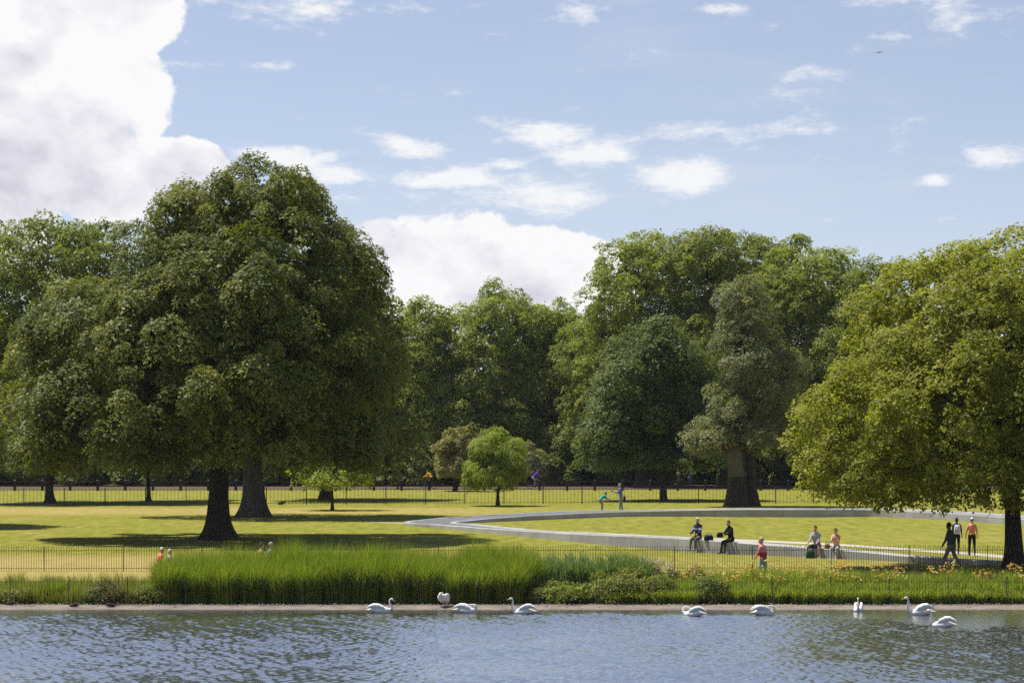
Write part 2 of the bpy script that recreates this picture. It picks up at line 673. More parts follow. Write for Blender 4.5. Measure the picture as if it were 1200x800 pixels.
def build_ground():
    ys = [-400, 20, 40, 60, 80, 84.6, 85.6, 86.6, 88.2, 90.2, 92.2, 93.8, 97, 103, 110, 120, 135, 150, 165, 180, 200, 225, 250, 300, 400, 700, 1500, 6000]
    xs = [-6000, -1500, -500, -200, -100, -60, -40, -25, -12, 0, 12, 25, 40, 60, 100, 200, 500, 1500, 6000]
    v = []
    for y in ys:
        for x in xs:
            v.append((x, y, ground_z(y)))
    q = []
    nx = len(xs)
    for i in range(len(ys) - 1):
        for j in range(nx - 1):
            q.append((i * nx + j, i * nx + j + 1, (i + 1) * nx + j + 1, (i + 1) * nx + j))
    struct(obj('ground', mesh_np('ground', v, q), MAT['lawn']))
    # sloping concrete shore
    ex = np.linspace(-60, 60, 241)
    v, q = [], []
    prof = [(84.0, -.955), (84.8, -.835), (85.5, -.765), (86.1, -.73), (86.35, -.715)]
    for (y, z) in prof:
        for x in ex:
            j = .16 * math.sin(x * .9) * math.sin(x * .37 + 1) + .07 * math.sin(x * 4.1)
            v.append((x, y + (j if y > 86 else j * .5), z + .006 * math.sin(3 * x + y) + .004))
    n = len(ex)
    for i in range(len(prof) - 1):
        for j in range(n - 1):
            q.append((i * n + j, i * n + j + 1, (i + 1) * n + j + 1, (i + 1) * n + j))
    struct(obj('shore', mesh_np('shore', v, q, smooth=True), MAT['shore']))
    # stones scattered on the shore
    pv, pf = [], []
    for k in range(1500):
        x = RND.uniform(-22, 24)
        y = 86.2 + RND.gauss(0, .26)
        if y < 85.4:
            continue
        s = RND.uniform(.012, .05)
        z = float(np.interp(y, [84.8, 85.6, 86.3, 87.2], [-.835, -.755, -.715, -.68]))
        mb = MB()
        o = len(pv)
        base = [(1, 0, 0), (-1, 0, 0), (0, .8, 0), (0, -.8, 0), (0, 0, .7), (0, 0, -.7)]
        a = RND.uniform(0, 3)
        for (i, j, h) in base:
            i, j = i * math.cos(a) - j * math.sin(a), i * math.sin(a) + j * math.cos(a)
            pv.append((x + i * s * RND.uniform(.7, 1.3), y + j * s * RND.uniform(.7, 1.3), z + s * .3 + h * s))
        for f in ((0, 2, 4), (2, 1, 4), (1, 3, 4), (3, 0, 4), (2, 0, 5), (1, 2, 5), (3, 1, 5), (0, 3, 5)):
            pf.append(tuple(o + t for t in f))
    st = obj('shore_stones', mesh_np('shore_stones', pv, tris=pf), MAT['pebble'])
    st['kind'] = 'stuff'
    tag(st, 'small loose stones scattered along the concrete lake shore', 'stones')


def build_lake():
    fx = np.arange(-20.5, 20.51, .055)
    xs = np.concatenate([[-400, -150, -60, -30, -22], fx, [22, 30, 60, 150, 400]])
    fy = np.arange(57, 85.5, .075)
    ys = np.concatenate([[-300, -50, 20, 42, 53], fy])
    X, Y = np.meshgrid(xs, ys)
    Z = np.zeros_like(X)
    r = np.random.default_rng(3)
    for k in range(46):
        wl = float(np.exp(r.uniform(math.log(.20), math.log(.46))))
        th = r.normal(math.pi / 2 + .15, .85)
        kx, ky = 2 * math.pi / wl * math.cos(th), 2 * math.pi / wl * math.sin(th)
        amp = .0105 * wl ** 1.0 * .19
        ph = r.uniform(0, 6.28)
        wob = .7 * np.sin(X * .31 * math.cos(ph) + Y * .17 * math.sin(ph) + ph)
        Z += amp * np.sin(kx * X + ky * Y + ph + wob)
    Z *= 5.6

    def patch(a, b, c):
        return np.sin(X * a + c) * np.sin(Y * b + c * 1.7)
    gust = .5 + .28 * patch(.21, .33, .4) + .22 * patch(.47, .71, 2.1) + .12 * patch(.9, 1.6, 4.0)
    gust = np.clip(gust * .8 + .3, .5, 1)
    # sheltered water along the planted bank, widest at the right
    edge = np.interp(X.ravel(), [-20, -8, 6, 11, 14, 22], [82.6, 81.8, 83.0, 81.6, 77.2, 76.2]).reshape(X.shape)
    edge = edge + .6 * np.sin(X * .8) + .4 * np.sin(X * 2.1 + 1)
    calm = np.clip((edge + 1.4 - Y) / 2.2, 0, 1)
    calm = calm * calm * (3 - 2 * calm)
    amp = gust * (.10 + .90 * calm)
    far = np.clip((np.abs(X) - 19.2) / 1.2, 0, 1)
    near = np.clip((58.5 - Y) / 1.4, 0, 1)
    amp = amp * (1 - far) * (1 - near)
    Z = -.8 + Z * amp
    n = len(xs)
    V = np.stack([X.ravel(), Y.ravel(), Z.ravel()], 1)
    i, j = np.meshgrid(np.arange(len(ys) - 1), np.arange(n - 1), indexing='ij')
    a = (i * n + j).ravel()
    Q = np.stack([a, a + 1, a + n + 1, a + n], 1)
    struct(obj('lake', mesh_np('lake', V, Q, smooth=True), MAT['water']))


build_ground()
build_lake()

# sandy riding track beyond the post-and-rail fence
v, q = [], []
for i, x in enumerate(np.linspace(-150, 150, 31)):
    v += [(x, 227.5 + .4 * math.sin(x * .3), .006), (x, 242 + .5 * math.sin(x * .21), .006)]
    if i:
        q.append((2 * i - 2, 2 * i, 2 * i + 1, 2 * i - 1))
struct(obj('riding_track', mesh_np('riding_track', v, q), MAT['track']))

# ------------------------------------------------------------------ ring fountain
def catmull(pts, n, closed=True):
    P_ = np.array(pts, dtype=float)
    m = len(P_)
    out = []
    for i in range(m if closed else m - 1):
        if closed:
            p0, p1, p2, p3 = P_[(i - 1) % m], P_[i], P_[(i + 1) % m], P_[(i + 2) % m]
        else:
            p0, p1, p2, p3 = P_[max(i - 1, 0)], P_[i], P_[i + 1], P_[min(i + 2, m - 1)]
        for k in range(n):
            t = k / n
            out.append(.5 * ((2 * p1) + (-p0 + p2) * t + (2 * p0 - 5 * p1 + 4 * p2 - p3) * t * t + (-p0 + 3 * p1 - 3 * p2 + p3) * t ** 3))
    if not closed:
        out.append(P_[-1])
    return np.array(out)


RING = [(-4.7, 141.8, .13, 3.0), (-3.0, 136.8, .20, 2.4), (0.3, 127.9, .27, 1.6), (4.2, 118.2, .41, 1.3), (6.4, 113.6, .51, 1.2),
        (8.8, 109.0, .57, 1.1), (11.3, 106.7, .46, 1.0), (14.1, 103.8, .37, .9), (16.8, 101.1, .22, .8), (19.8, 99.0, .15, .8),
        (23.0, 99.2, .15, 1.0), (26.2, 102.5, .2, 1.4), (29.0, 110, .3, 1.8), (30.6, 120, .35, 2.0), (30.8, 131, .4, 2.2), (29.8, 141, .4, 2.4),
        (27.0, 150, .42, 2.5), (23.0, 156.0, .45, 2.6), (18.0, 155.4, .48, 2.6), (14.4, 156.0, .46, 2.7), (8.6, 156.9, .34, 3.0),
        (5.3, 155.6, .32, 3.2), (2.0, 152.2, .30, 3.4), (-.9, 148.9, .26, 3.4), (-3.4, 145.6, .18, 3.3)]


def build_ring():
    cur = catmull(RING, 12)
    d = np.linalg.norm(np.diff(np.vstack([cur, cur[:1]])[:, :2], axis=0), axis=1)
    s = np.concatenate([[0], np.cumsum(d)])
    tot = s[-1]
    full = np.vstack([cur, cur[:1]])
    nblk = int(tot / 2.1)

    def at(t):
        t = t % tot
        return np.array([np.interp(t, s, full[:, k]) for k in range(4)])
    t0 = thing('ring_fountain', 'low oval ring fountain of pale grey granite set in the lawn', 'fountain', (13, 128, 0))
    base = Vector((13, 128, 0))

    def frame(t):
        p, a, b = at(t), at(t - .3), at(t + .3)
        tg = b[:2] - a[:2]
        tg = tg / np.linalg.norm(tg)
        nr = np.array([tg[1], -tg[0]])          # outward (loop runs counter-clockwise)
        return p, nr
    for k in range(nblk):
        ta, tb = tot * k / nblk + .007, tot * (k + 1) / nblk - .007
        rings = []
        dz = RND.uniform(-.006, .006)
        for u in range(4):
            p, nr = frame(lerp(ta, tb, u / 3))
            w, h = p[3], p[2] + dz
            rim = min(.32, w * .26)
            c = (p[0] - base.x, p[1] - base.y)
            prof = [(w / 2, -.15), (w / 2, h - .02), (w / 2 - .02, h), (w / 2 - rim, h), (w / 2 - rim - .05, h - .07),
                    (-w / 2 + rim + .05, h - .07), (-w / 2 + rim, h), (-w / 2 + .02, h), (-w / 2, h - .02), (-w / 2, -.15)]
            rings.append([(c[0] + nr[0] * o, c[1] + nr[1] * o, z) for (o, z) in prof])
        MB().loft(rings).build('stone_block', MAT['stone'], t0)
    # the running water, a shallow film in the channel
    v, q = [], []
    m = 240
    for k in range(m):
        p, nr = frame(tot * k / m)
        rim = min(.32, p[3] * .26)
        for sgn in (1, -1):
            o = sgn * (p[3] / 2 - rim - .03)
            v.append((p[0] + nr[0] * o - base.x, p[1] + nr[1] * o - base.y, p[2] - .045 + .004 * math.sin(k * 2.3)))
    for k in range(m):
        a, b = 2 * k, 2 * ((k + 1) % m)
        q.append((a, a + 1, b + 1, b))
    obj('channel_water', mesh_np('channel_water', v, q), MAT['channel'], t0)


build_ring()


def strip(name, pts, mat, z=.008):
    c = catmull([(*gp(px, py)[:2], w) for (px, py, w) in pts], 10, False)
    v, q = [], []
    for i, (x, y, w) in enumerate(c):
        v += [(x, y - w / 2, z), (x, y + w / 2, z)]
        if i:
            q.append((2 * i - 2, 2 * i, 2 * i + 1, 2 * i - 1))
    return struct(obj(name, mesh_np(name, v, q), mat))


strip('garden_path', [(668, 622.5, .5), (730, 626, 1.4), (790, 629, 1.7), (850, 632, 2.0), (960, 637, 2.4), (1070, 644, 3.0), (1150, 650, 3.6), (1215, 655, 3.6)], MAT['path'])
strip('approach_path', [(428, 611.2, .8), (452, 612, 1.0), (474, 612.8, 1.0)], MAT['path'])

# ------------------------------------------------------------------ fences
def hoop_mesh(w, h, r, name='hoop'):
    mb = MB()
    pts = [(-w / 2, 0, 0), (-w / 2, 0, h - w / 2)]
    for k in range(1, 6):
        t = math.pi * k / 6
        pts.append((-w / 2 * math.cos(t), 0, h - w / 2 + w / 2 * math.sin(t)))
    pts += [(w / 2, 0, h - w / 2), (w / 2, 0, 0)]
    mb.tube(pts, r, 5)
    return mb.mesh(name, True)


def hoop_fence(label, p0, p1, h, period, post_every, r, stays=False):
    p0, p1 = Vector(p0), Vector(p1)
    d = p1 - p0
    L_ = d.length
    ang = math.atan2(d.y, d.x)
    t = thing('hoop_top_fence', label, 'fence', p0, ang)
    me = hoop_mesh(period * .5, h, r)
    n = int(L_ / period)
    for k in range(n):
        o = obj('hoop', me, MAT['iron'], t, (period * (k + .5), 0, 0))
        o.rotation_euler = (RND.gauss(0, .006), RND.gauss(0, .008), 0)
    pm = MB()
    pm.box(-.013, .013, -.012, .012, -.25, h + .02)
    if stays:
        pm.tube([(0, .0, h * .55), (.03, -.42, -.05)], .012, 5)
    pmesh = pm.mesh('post')
    k = 0.0
    while k < L_ + .01:
        obj('post', pmesh, MAT['iron'], t, (k, .03, 0))
        k += post_every
    for z in (.12, h - period * .5 - .06):
        MB().box(0, L_, -r * .9, r * .9, z - r, z + r).build('rail', MAT['iron'], t)
    return t


fa, fb = (-20.8, 94.1, 0), (20.9, 94.7, 0)
hoop_fence('tall black iron hoop-top railing between the mown lawn and the planted bank', (fa[0], fa[1], 0), (fb[0], fb[1], 0), .95, .19, 3.0, .0085)
hoop_fence('black iron hoop-top railing at the lake edge in front of the planting', (-19.6, 86.5, -.715), (19.6, 86.5, -.715), .95, .20, 2.05, .005, True)


def bar_fence():
    p0, p1 = Vector(gp(-20, 592.3)), Vector(gp(1225, 588.5))
    d = p1 - p0
    t = thing('bar_fence', 'slender black iron bar fence crossing the far lawn', 'fence', p0, math.atan2(d.y, d.x))
    L_ = d.length
    me = MB().tube([(0, 0, 0), (0, 0, 1.22)], .011, 5).mesh('bar')
    n = 296
    for k in range(n):
        obj('bar', me, MAT['iron'], t, (L_ * (k + .5) / n, 0, 0))
    pm = MB().box(-.03, .03, -.03, .03, -.2, 1.3).mesh('post')
    for k in range(int(L_ / 2.9) + 1):
        obj('post', pm, MAT['iron'], t, (k * 2.9, .03, 0))
    for z in (.12, 1.1):
        MB().box(0, L_, -.012, .012, z - .015, z + .015).build('rail', MAT['iron'], t)


bar_fence()


def rail_fence():
    y0 = 224.0
    t = thing('post_and_rail_fence', 'black wooden post and rail fence beside the sandy riding track', 'fence', (-50, y0, 0))
    pm = MB()
    pm.box(-.11, .11, -.11, .11, -.2, .92)
    pm.loft([[(-.11, -.11, .92), (.11, -.11, .92), (.11, .11, .92), (-.11, .11, .92)], [(-.04, -.04, 1.0), (.04, -.04, 1.0), (.04, .04, 1.0), (-.04, .04, 1.0)]])
    pmesh = pm.mesh('post')
    n = 41
    for k in range(n):
        obj('post', pmesh, MAT['ironfar'], t, (k * 2.5, 0, 0))
    for k in range(n - 1):
        for z in (.42, .82):
            MB().box(k * 2.5 + .11, (k + 1) * 2.5 - .11, -.03, .03, z - .055, z + .055).build('rail', MAT['ironfar'], t)


rail_fence()

# ------------------------------------------------------------------ trees
def unit(a):
    return a / np.maximum(np.linalg.norm(a, axis=-1, keepdims=True), 1e-9)


def leaf_cards(name, pos, nrm, dirs, ln, wd, tint, fold=.18):
    """one small blade per leaf: an obovate triangle, or a rhombic petal when flat"""
    n = len(pos)
    d = unit(dirs - nrm * np.sum(dirs * nrm, axis=1, keepdims=True))
    s = np.cross(nrm, d)
    ln, wd = ln[:, None], wd[:, None]
    if fold:
        a = pos - d * ln * .5
        b = pos + d * ln * .32 + s * wd * .5 - nrm * wd * fold
        c = pos + d * ln * .5 - s * wd * .5 + nrm * wd * fold * .5
        V = np.stack([a, b, c], 1).reshape(-1, 3)
        return mesh_np(name, V, tris=np.arange(n * 3).reshape(-1, 3), tint=np.clip(tint, 0, 1))
    a = pos - d * ln * .5
    c = pos + d * ln * .5 - nrm * ln * .12
    b, e = pos + s * wd * .5, pos - s * wd * .5
    V = np.stack([a, b, c, e], 1).reshape(-1, 3)
    return mesh_np(name, V, np.arange(n * 4).reshape(-1, 4), tint=np.clip(tint, 0, 1))


def crown_mesh(lobes, n_leaf, leaf=.3, clump=1.0, seed=0, rosette=False, flat=.55, inner=.2, droop=.5, per=180, zmin=None, hang=0.0, billow=8, gap=.78):
    r = np.random.default_rng(seed)
    lb = np.array(lobes, dtype=float)                     # cx cy cz rx ry rz
    n_leaf = int(n_leaf * 1.9)
    leaf = leaf * (.92 if rosette else .76)
    per = per * 1.9
    area = (lb[:, 3] * lb[:, 4] + lb[:, 3] * lb[:, 5] + lb[:, 4] * lb[:, 5])
    # smaller billows on every lobe break the outline
    if billow:
        sub = []
        for l in lb:
            for _ in range(billow):
                u = unit(r.normal(size=3) + np.array([0, 0, .4]))
                f = r.uniform(.18, .42)
                sub.append(np.concatenate([l[:3] + u * l[3:6] * r.uniform(.78, 1.06), l[3:6] * f]))
        lb[:, 3:6] *= .93
        lb = np.vstack([lb, np.array(sub)])
        area = (lb[:, 3] * lb[:, 4] + lb[:, 3] * lb[:, 5] + lb[:, 4] * lb[:, 5])
    n_cl = max(12, int(n_leaf / per))
    C, O, S = [], [], []
    N = n_cl * 6
    kv = unit(r.normal(size=(7, 3))) * (2 * math.pi / (clump * r.uniform(5.0, 12.0, 7)))[:, None]
    kp = r.uniform(0, 6.28, 7)
    for _ in range(4):
        k = r.choice(len(lb), size=N, p=area / area.sum())
        u = unit(r.normal(size=(N, 3)))
        dp = r.uniform(.86, 1.03, N)
        inn = r.random(N) < inner
        dp[inn] = r.uniform(.45, .8, inn.sum())
        p = lb[k, :3] + u * lb[k, 3:6] * dp[:, None]
        o = unit(u / lb[k, 3:6])
        nz = np.sin(p @ kv.T + kp).sum(1) / 1.9          # slow swell: boughs stand out, hollows fall back
        q = ((p[:, None, :] - lb[None, :, :3]) / lb[None, :, 3:6])
        deep = np.sqrt((q ** 2).sum(2)).min(1)           # drop what lies deep inside another lobe
        keep = ((deep > .8) & (nz > -1.05)) | (inn & (deep > .45))
        p = p + o * (np.clip(nz, -1.2, 1.2) * .62 * clump)[:, None]
        if zmin is not None:
            keep &= p[:, 2] > zmin
        C.append(p[keep]); O.append(o[keep]); S.append(inn[keep])
    C, O, S = np.concatenate(C), np.concatenate(O), np.concatenate(S)
    # keep the clumps apart so that each one reads
    sel, dmin = [], clump * gap
    cell = {}
    for i in range(len(C)):
        key = tuple((C[i] // dmin).astype(int))
        ok = True
        for dx in (-1, 0, 1):
            for dy in (-1, 0, 1):
                for dz in (-1, 0, 1):
                    for j in cell.get((key[0] + dx, key[1] + dy, key[2] + dz), ()):
                        e = C[i] - C[j]
                        if e[0] * e[0] + e[1] * e[1] + e[2] * e[2] < dmin * dmin:
                            ok = False
                            break
                    if not ok: break
                if not ok: break
            if not ok: break
        if ok:
            cell.setdefault(key, []).append(i)
            sel.append(i)
            if len(sel) >= n_cl * 1.6:
                break
    C, O, S = C[sel], O[sel], S[sel]
    n_cl = len(C)
    cs = clump * np.exp(r.normal(0, .34, n_cl))
    ct = r.normal(.42, .20, n_cl)
    wgt = cs ** 2
    cnt = np.maximum(8, (n_leaf * wgt / wgt.sum())).astype(int)
    if rosette:
        cnt = np.maximum(3, cnt // 6)
    ci = np.repeat(np.arange(n_cl), cnt)
    n = len(ci)
    # each clump is an umbrella of leaves tipped outwards
    a = r.uniform(0, 2 * math.pi, n)
    rr = np.sqrt(r.random(n))
    base_h = np.sqrt(np.clip(1 - rr * rr, 0, 1))
    thick = r.normal(0, .2, n)
    loc = np.stack([rr * np.cos(a), rr * np.sin(a), (base_h - .5) * flat * 1.2 + thick * flat], 1)
    up = np.array([0, 0, 1.0])
    ax = unit(O[ci] * .45 + up * .8 + r.normal(0, .18, (n_cl, 3))[ci])                    # umbrella axis
    t1 = unit(np.cross(ax, np.array([.37, .9, .11])))
    t2 = np.cross(ax, t1)
    P_ = C[ci] + (t1 * loc[:, :1] + t2 * loc[:, 1:2] + ax * loc[:, 2:3]) * cs[ci][:, None]
    if hang:
        P_[:, 2] -= hang * rr * rr * cs[ci] * .6
    rad = unit(t1 * loc[:, :1] + t2 * loc[:, 1:2] + O[ci] * .35)
    nr = unit(ax * (base_h + .3)[:, None] + rad * rr[:, None] * .8 + r.normal(0, .42, (n, 3)))
    dr = rad * .5 + np.array([0, 0, -droop * .5]) + r.normal(0, .8, (n, 3))
    tint = ct[ci] + r.normal(0, .17, n)
    if zmin is not None:                                  # no stray sprays hanging far under the crown
        ok = P_[:, 2] > zmin - clump * (.35 + .5 * r.random(n_cl)[ci])
        ci, P_, nr, dr, tint = ci[ok], P_[ok], nr[ok], dr[ok], tint[ok]
        n = len(ci)
    if not rosette:
        ln = leaf * np.exp(r.normal(0, .22, n))
        big = S[ci]
        ln[big] *= 1.45
        return leaf_cards('crown', P_, nr, dr, ln, ln * r.uniform(.7, 1.0, n), tint)
    # palmate leaf: six drooping leaflets round one stalk
    K = 6
    th = r.uniform(0, 2 * math.pi, n)
    e1 = unit(np.cross(nr, np.array([.2, .5, .84])))
    e2 = np.cross(nr, e1)
    Ps, Ns, Ds, Ls, Ts = [], [], [], [], []
    for k in range(K):
        t = th + k * (2 * math.pi / K) + r.normal(0, .12, n)
        dd = e1 * np.cos(t)[:, None] + e2 * np.sin(t)[:, None]
        l = leaf * r.uniform(.75, 1.2, n) * (1 + .35 * S[ci])
        d2 = unit(dd - nr * .38 + np.array([0, 0, -.22]))
        n2 = unit(nr + dd * .38)
        Ps.append(P_ + d2 * (l * .55)[:, None]); Ns.append(n2); Ds.append(d2); Ls.append(l); Ts.append(tint + r.normal(0, .05, n))
    L_ = np.concatenate(Ls)
    return leaf_cards('crown', np.concatenate(Ps), np.concatenate(Ns), np.concatenate(Ds), L_, L_ * .55, np.concatenate(Ts), .12)


def trunk_mesh(r0, lobes, fork, top, lean=(0, 0), flare=1.6, seed=0, limbs=10, r1=None):
    rn = random.Random(seed)
    mb = MB()
    ph = [rn.uniform(0, 6.28) for _ in range(3)]
    zs = [-.25, 0, .12, .28, .5, .8, 1.2, 2.0, 3.0]
    zs = [z for z in zs if z < fork * .9] + [fork]
    pts, rad = [], []
    for z in zs:
        k = max(z, 0) / max(top, .1)
        pts.append((lean[0] * k + .03 * math.sin(z * 1.3 + ph[0]), lean[1] * k, z))
        f = 1 + (flare - 1) * math.exp(-max(z, 0) / (r0 * 1.15))
        rad.append(lerp(r0, (r1 or r0 * .82), min(1, max(0, z / fork))) * f)
    nst = 6
    for i in range(1, nst + 1):
        z = lerp(fork, top, i / nst)
        k = z / top
        pts.append((lean[0] * k + .18 * math.sin(i * 1.7 + ph[1]), lean[1] * k + .18 * math.cos(i * 1.3 + ph[2]), z))
        rad.append(max(.03, (r1 or r0 * .82) * (1 - i / nst) ** .9 * .85 + .02))

    def fn(i, t):
        z = max(pts[i][2], 0)
        w = .2 * math.exp(-z / (r0 * 2.2)) + .035
        return 1 + w * (math.cos(5 * t + ph[0]) + .5 * math.cos(3 * t + ph[1]))
    mb.tube(pts, rad, 20, True, fn)
    lb = sorted(lobes, key=lambda l: -l[3] * l[5])[:limbs]
    for l in lb:
        c = Vector(l[:3])
        z0 = rn.uniform(fork * .8, lerp(fork, top, .45))
        if c.z < z0 + .3:
            z0 = max(fork * .75, min(z0, c.z))
        k = z0 / top
        a = Vector((lean[0] * k, lean[1] * k, z0))
        b = c + Vector((rn.uniform(-.3, .3) * l[3], rn.uniform(-.3, .3) * l[4], 0))
        mid = a.lerp(b, .5) + Vector((0, 0, (b - a).length * .12))
        rr = max(.03, (r1 or r0 * .8) * rn.uniform(.3, .5))
        mb.tube([a, a.lerp(mid, .5) + Vector((0, 0, .1)), mid, mid.lerp(b, .5) + Vector((0, 0, .06)), b], [rr, rr * .85, rr * .65, rr * .42, rr * .18], 8)
        for _ in range(3):
            e = b + Vector((rn.uniform(-1, 1) * l[3], rn.uniform(-1, 1) * l[4], rn.uniform(-.2, .8) * l[5])) * .75
            s = mid.lerp(b, rn.uniform(.2, .9))
            mb.tube([s, s.lerp(e, .5) + Vector((0, 0, .1)), e], [rr * .4, rr * .25, rr * .08], 6)
    return mb.mesh('trunk', True)


def tree(name, label, base, lobes_px, leafm, n_leaf, leaf, clump, trunk_r, fork, barkm=None, seed=1, cat='tree', group=None,
         rosette=False, flat=.75, depth=None, flare=1.6, limbs=10, per=180, billow=8, droop=.5, lean=(0, 0), inner=.2, r1=None, hang=0.0, y=None, shrink=0):
    px, py = base
    Y = gy(py) if y is None else y
    X = wx(px, Y)
    k = Y / FPX
    rn = random.Random(seed * 7 + 1)
    lobes = []
    for l in lobes_px:
        lx, ly, rx, rz = l[:4]
        rx, rz = max(rx - shrink, 12), max(rz - shrink * .8, 12)
        dy = l[4] if len(l) > 4 else rn.uniform(-.4, .4) * rx * k
        ry = l[5] if len(l) > 5 else (rx * k * rn.uniform(.95, 1.25))
        lobes.append((wx(lx, Y) - X, dy, wz(ly, Y), rx * k, ry, rz * k))
    if depth:                      # fill the far and near sides of the crown
        add = []
        for l in lobes:
            for sg in (1, -1):
                f = rn.uniform(.55, .8)
                add.append((l[0] * .85 + rn.uniform(-.5, .5), l[1] + sg * depth * rn.uniform(.4, .8), l[2] - rn.uniform(0, .12) * depth, l[3] * f, l[4] * f, l[5] * f))
        lobes = lobes + add
    top = max(l[2] + l[5] * .4 for l in lobes)
    t = thing(name, label, cat, (X, Y, 0), 0, group)
    obj('trunk', trunk_mesh(trunk_r, lobes, fork, top, lean, flare, seed, limbs, r1), barkm or MAT['bark'], t)
    obj('crown', crown_mesh(lobes, n_leaf, leaf, clump, seed, rosette, flat, inner, droop, per, hang=hang, billow=billow, zmin=fork * .78 + clump * .85), leafm, t)
    return t


def build_trees():
    # the great horse chestnut on the lawn
    tree('chestnut_tree', 'great dark green chestnut tree with broad crown and thick dark trunk behind the tall grass', (257, 632),
         [(290, 238, 56, 46, 0, 3.4), (246, 256, 56, 50, .5, 3.4), (346, 266, 56, 58, .3, 4), (203, 325, 70, 72, -1, 4.5), (300, 320, 110, 95, -3, 4.5),
          (392, 340, 55, 75, .5, 4), (112, 395, 78, 72, 0, 4.5), (215, 400, 100, 80, -5, 4), (330, 420, 100, 90, -5.5, 3.6), (420, 430, 52, 85, .5, 4),
          (48, 455, 52, 75, .6, 3.2), (105, 480, 80, 62, -3.6, 3.4), (230, 480, 90, 58, -6, 3), (350, 500, 80, 48, -5, 3.2), (425, 510, 45, 48, 0, 3),
          (170, 525, 60, 30, -4, 3), (60, 520, 50, 36, -1, 3), (240, 360, 130, 120, 4.5, 4), (340, 400, 110, 110, 5, 4), (130, 440, 90, 80, 5, 4)],
         MAT['chest'], 165000, .195, .56, .53, 3.9, seed=11, flare=2.0, limbs=14, per=115, hang=.3, droop=.6, inner=.14, shrink=5)
    # yellow-green tree at the right
    tree('lime_tree', 'spreading yellow-green tree with low branches reaching over the ring fountain', (1187, 665.5),
         [(1205, 322, 80, 58, 0, 3.2), (1115, 345, 66, 50, 0, 3), (1058, 362, 46, 48, 0, 2.4), (1040, 405, 48, 48, 0, 2.6), (1150, 400, 90, 80, -3, 3.2), (1045, 455, 62, 58, -.6, 3),
          (1000, 505, 52, 52, .2, 2.6), (962, 546, 33, 38, .3, 2), (1100, 480, 90, 75, -3.6, 3), (1030, 555, 75, 45, -1.6, 2.6), (1130, 560, 80, 40, -3, 2.8),
          (1215, 480, 100, 90, -4, 3), (1225, 560, 85, 38, -2, 3), (1300, 370, 110, 95, 0, 4), (1340, 480, 120, 100, -1, 4), (1320, 555, 90, 45, 0, 3),
          (1180, 420, 120, 100, 3.4, 3.4), (1090, 500, 90, 80, 3.2, 3), (1270, 500, 120, 80, 4, 3), (995, 574, 40, 22, -.5, 1.6)],
         MAT['lime'], 120000, .155, .42, .35, 2.6, seed=21, flare=1.2, limbs=14, per=62, droop=.45, inner=.16)
    # trees behind the great chestnut
    tree('broad_tree', 'leafy tree with ribbed thick trunk standing behind the great chestnut', (296, 605.5),
         [(330, 330, 90, 60), (420, 395, 52, 60), (380, 430, 85, 90), (446, 470, 30, 70), (250, 420, 90, 90), (170, 440, 70, 60), (330, 490, 100, 50), (430, 520, 42, 35)],
         MAT['chest'], 32000, .25, .66, .66, 3.8, MAT['bark2'], 31, depth=4, flare=1.75, limbs=8, per=62)
    tree('round_tree', 'tall mid green tree rising behind the great chestnut at its outer side', (58, 589),
         [(48, 294, 50, 46), (100, 305, 40, 40), (128, 335, 34, 50), (15, 345, 55, 65), (75, 370, 70, 70), (-30, 400, 50, 70), (40, 450, 80, 65), (130, 430, 70, 70), (60, 515, 80, 38), (150, 510, 60, 36)],
         MAT['oak'], 52000, .26, .66, .30, 4.5, seed=41, depth=3.5, limbs=8, per=62)
    tree('side_tree', 'tree at the lawn edge whose crown reaches in beside the great chestnut', (-120, 617),
         [(-110, 400, 80, 70), (-60, 460, 60, 60), (-150, 470, 90, 70), (-90, 520, 90, 40), (-30, 520, 30, 34)],
         MAT['oak'], 26000, .24, .62, .45, 3.5, seed=43, depth=3, per=60)
    tree('slim_tree', 'slim straight trunk with small dark crown by the bar fence', (174, 587),
         [(174, 500, 55, 40), (140, 520, 45, 28), (215, 515, 45, 30)], MAT['oak'], 11000, .32, .9, .16, 3.6, seed=45, depth=1.6, limbs=4)
    tree('shade_tree', 'dark tree behind the multi-stemmed sapling near the bar fence', (381, 585.5),
         [(385, 420, 60, 60), (430, 450, 45, 60), (345, 470, 60, 50), (400, 510, 75, 40), (450, 520, 32, 34)], MAT['chest'], 22000, .28, .7, .38, 3.0, seed=47, depth=3, per=60)
    # young trees on the lawn
    tree('sapling', 'small multi-stemmed tree with thin yellowish leaves on the lawn', (389, 597.5),
         [(375, 540, 26, 14), (400, 532, 24, 15), (420, 553, 20, 13), (362, 555, 22, 12), (395, 560, 34, 14), (385, 548, 28, 14)],
         MAT['fresh'], 3600, .22, .42, .11, 1.5, seed=51, limbs=6, flare=1.3, depth=.8, per=60)
    tree('young_tree', 'young rounded bright green tree standing on the open lawn', (584, 592.5),
         [(580, 527, 24, 19), (562, 544, 20, 20), (597, 541, 18, 20), (577, 553, 31, 16), (555, 559, 13, 10), (599, 558, 12, 10)],
         MAT['fresh'], 19000, .13, .3, .13, 1.1, seed=53, per=70, limbs=6, flare=1.35, depth=1.1)
    tree('flowering_tree', 'small tree with pinkish brown tips behind the bright green young tree', (532, 575.5),
         [(538, 512, 16, 17), (522, 528, 15, 14), (548, 528, 15, 16), (532, 545, 24, 18)], MAT['ruddy'], 7000, .22, .4, .12, 1.3, seed=55, per=60, limbs=5, depth=1.0)
    tree('pale_bush', 'pale cream leaved bush by the riding track in the wood edge shade', (466, 573),
         [(466, 548, 13, 9), (458, 558, 12, 9), (474, 558, 12, 9)], MAT['pale'], 2500, .28, .5, .07, .5, seed=57, limbs=4, depth=.7, cat='bush')
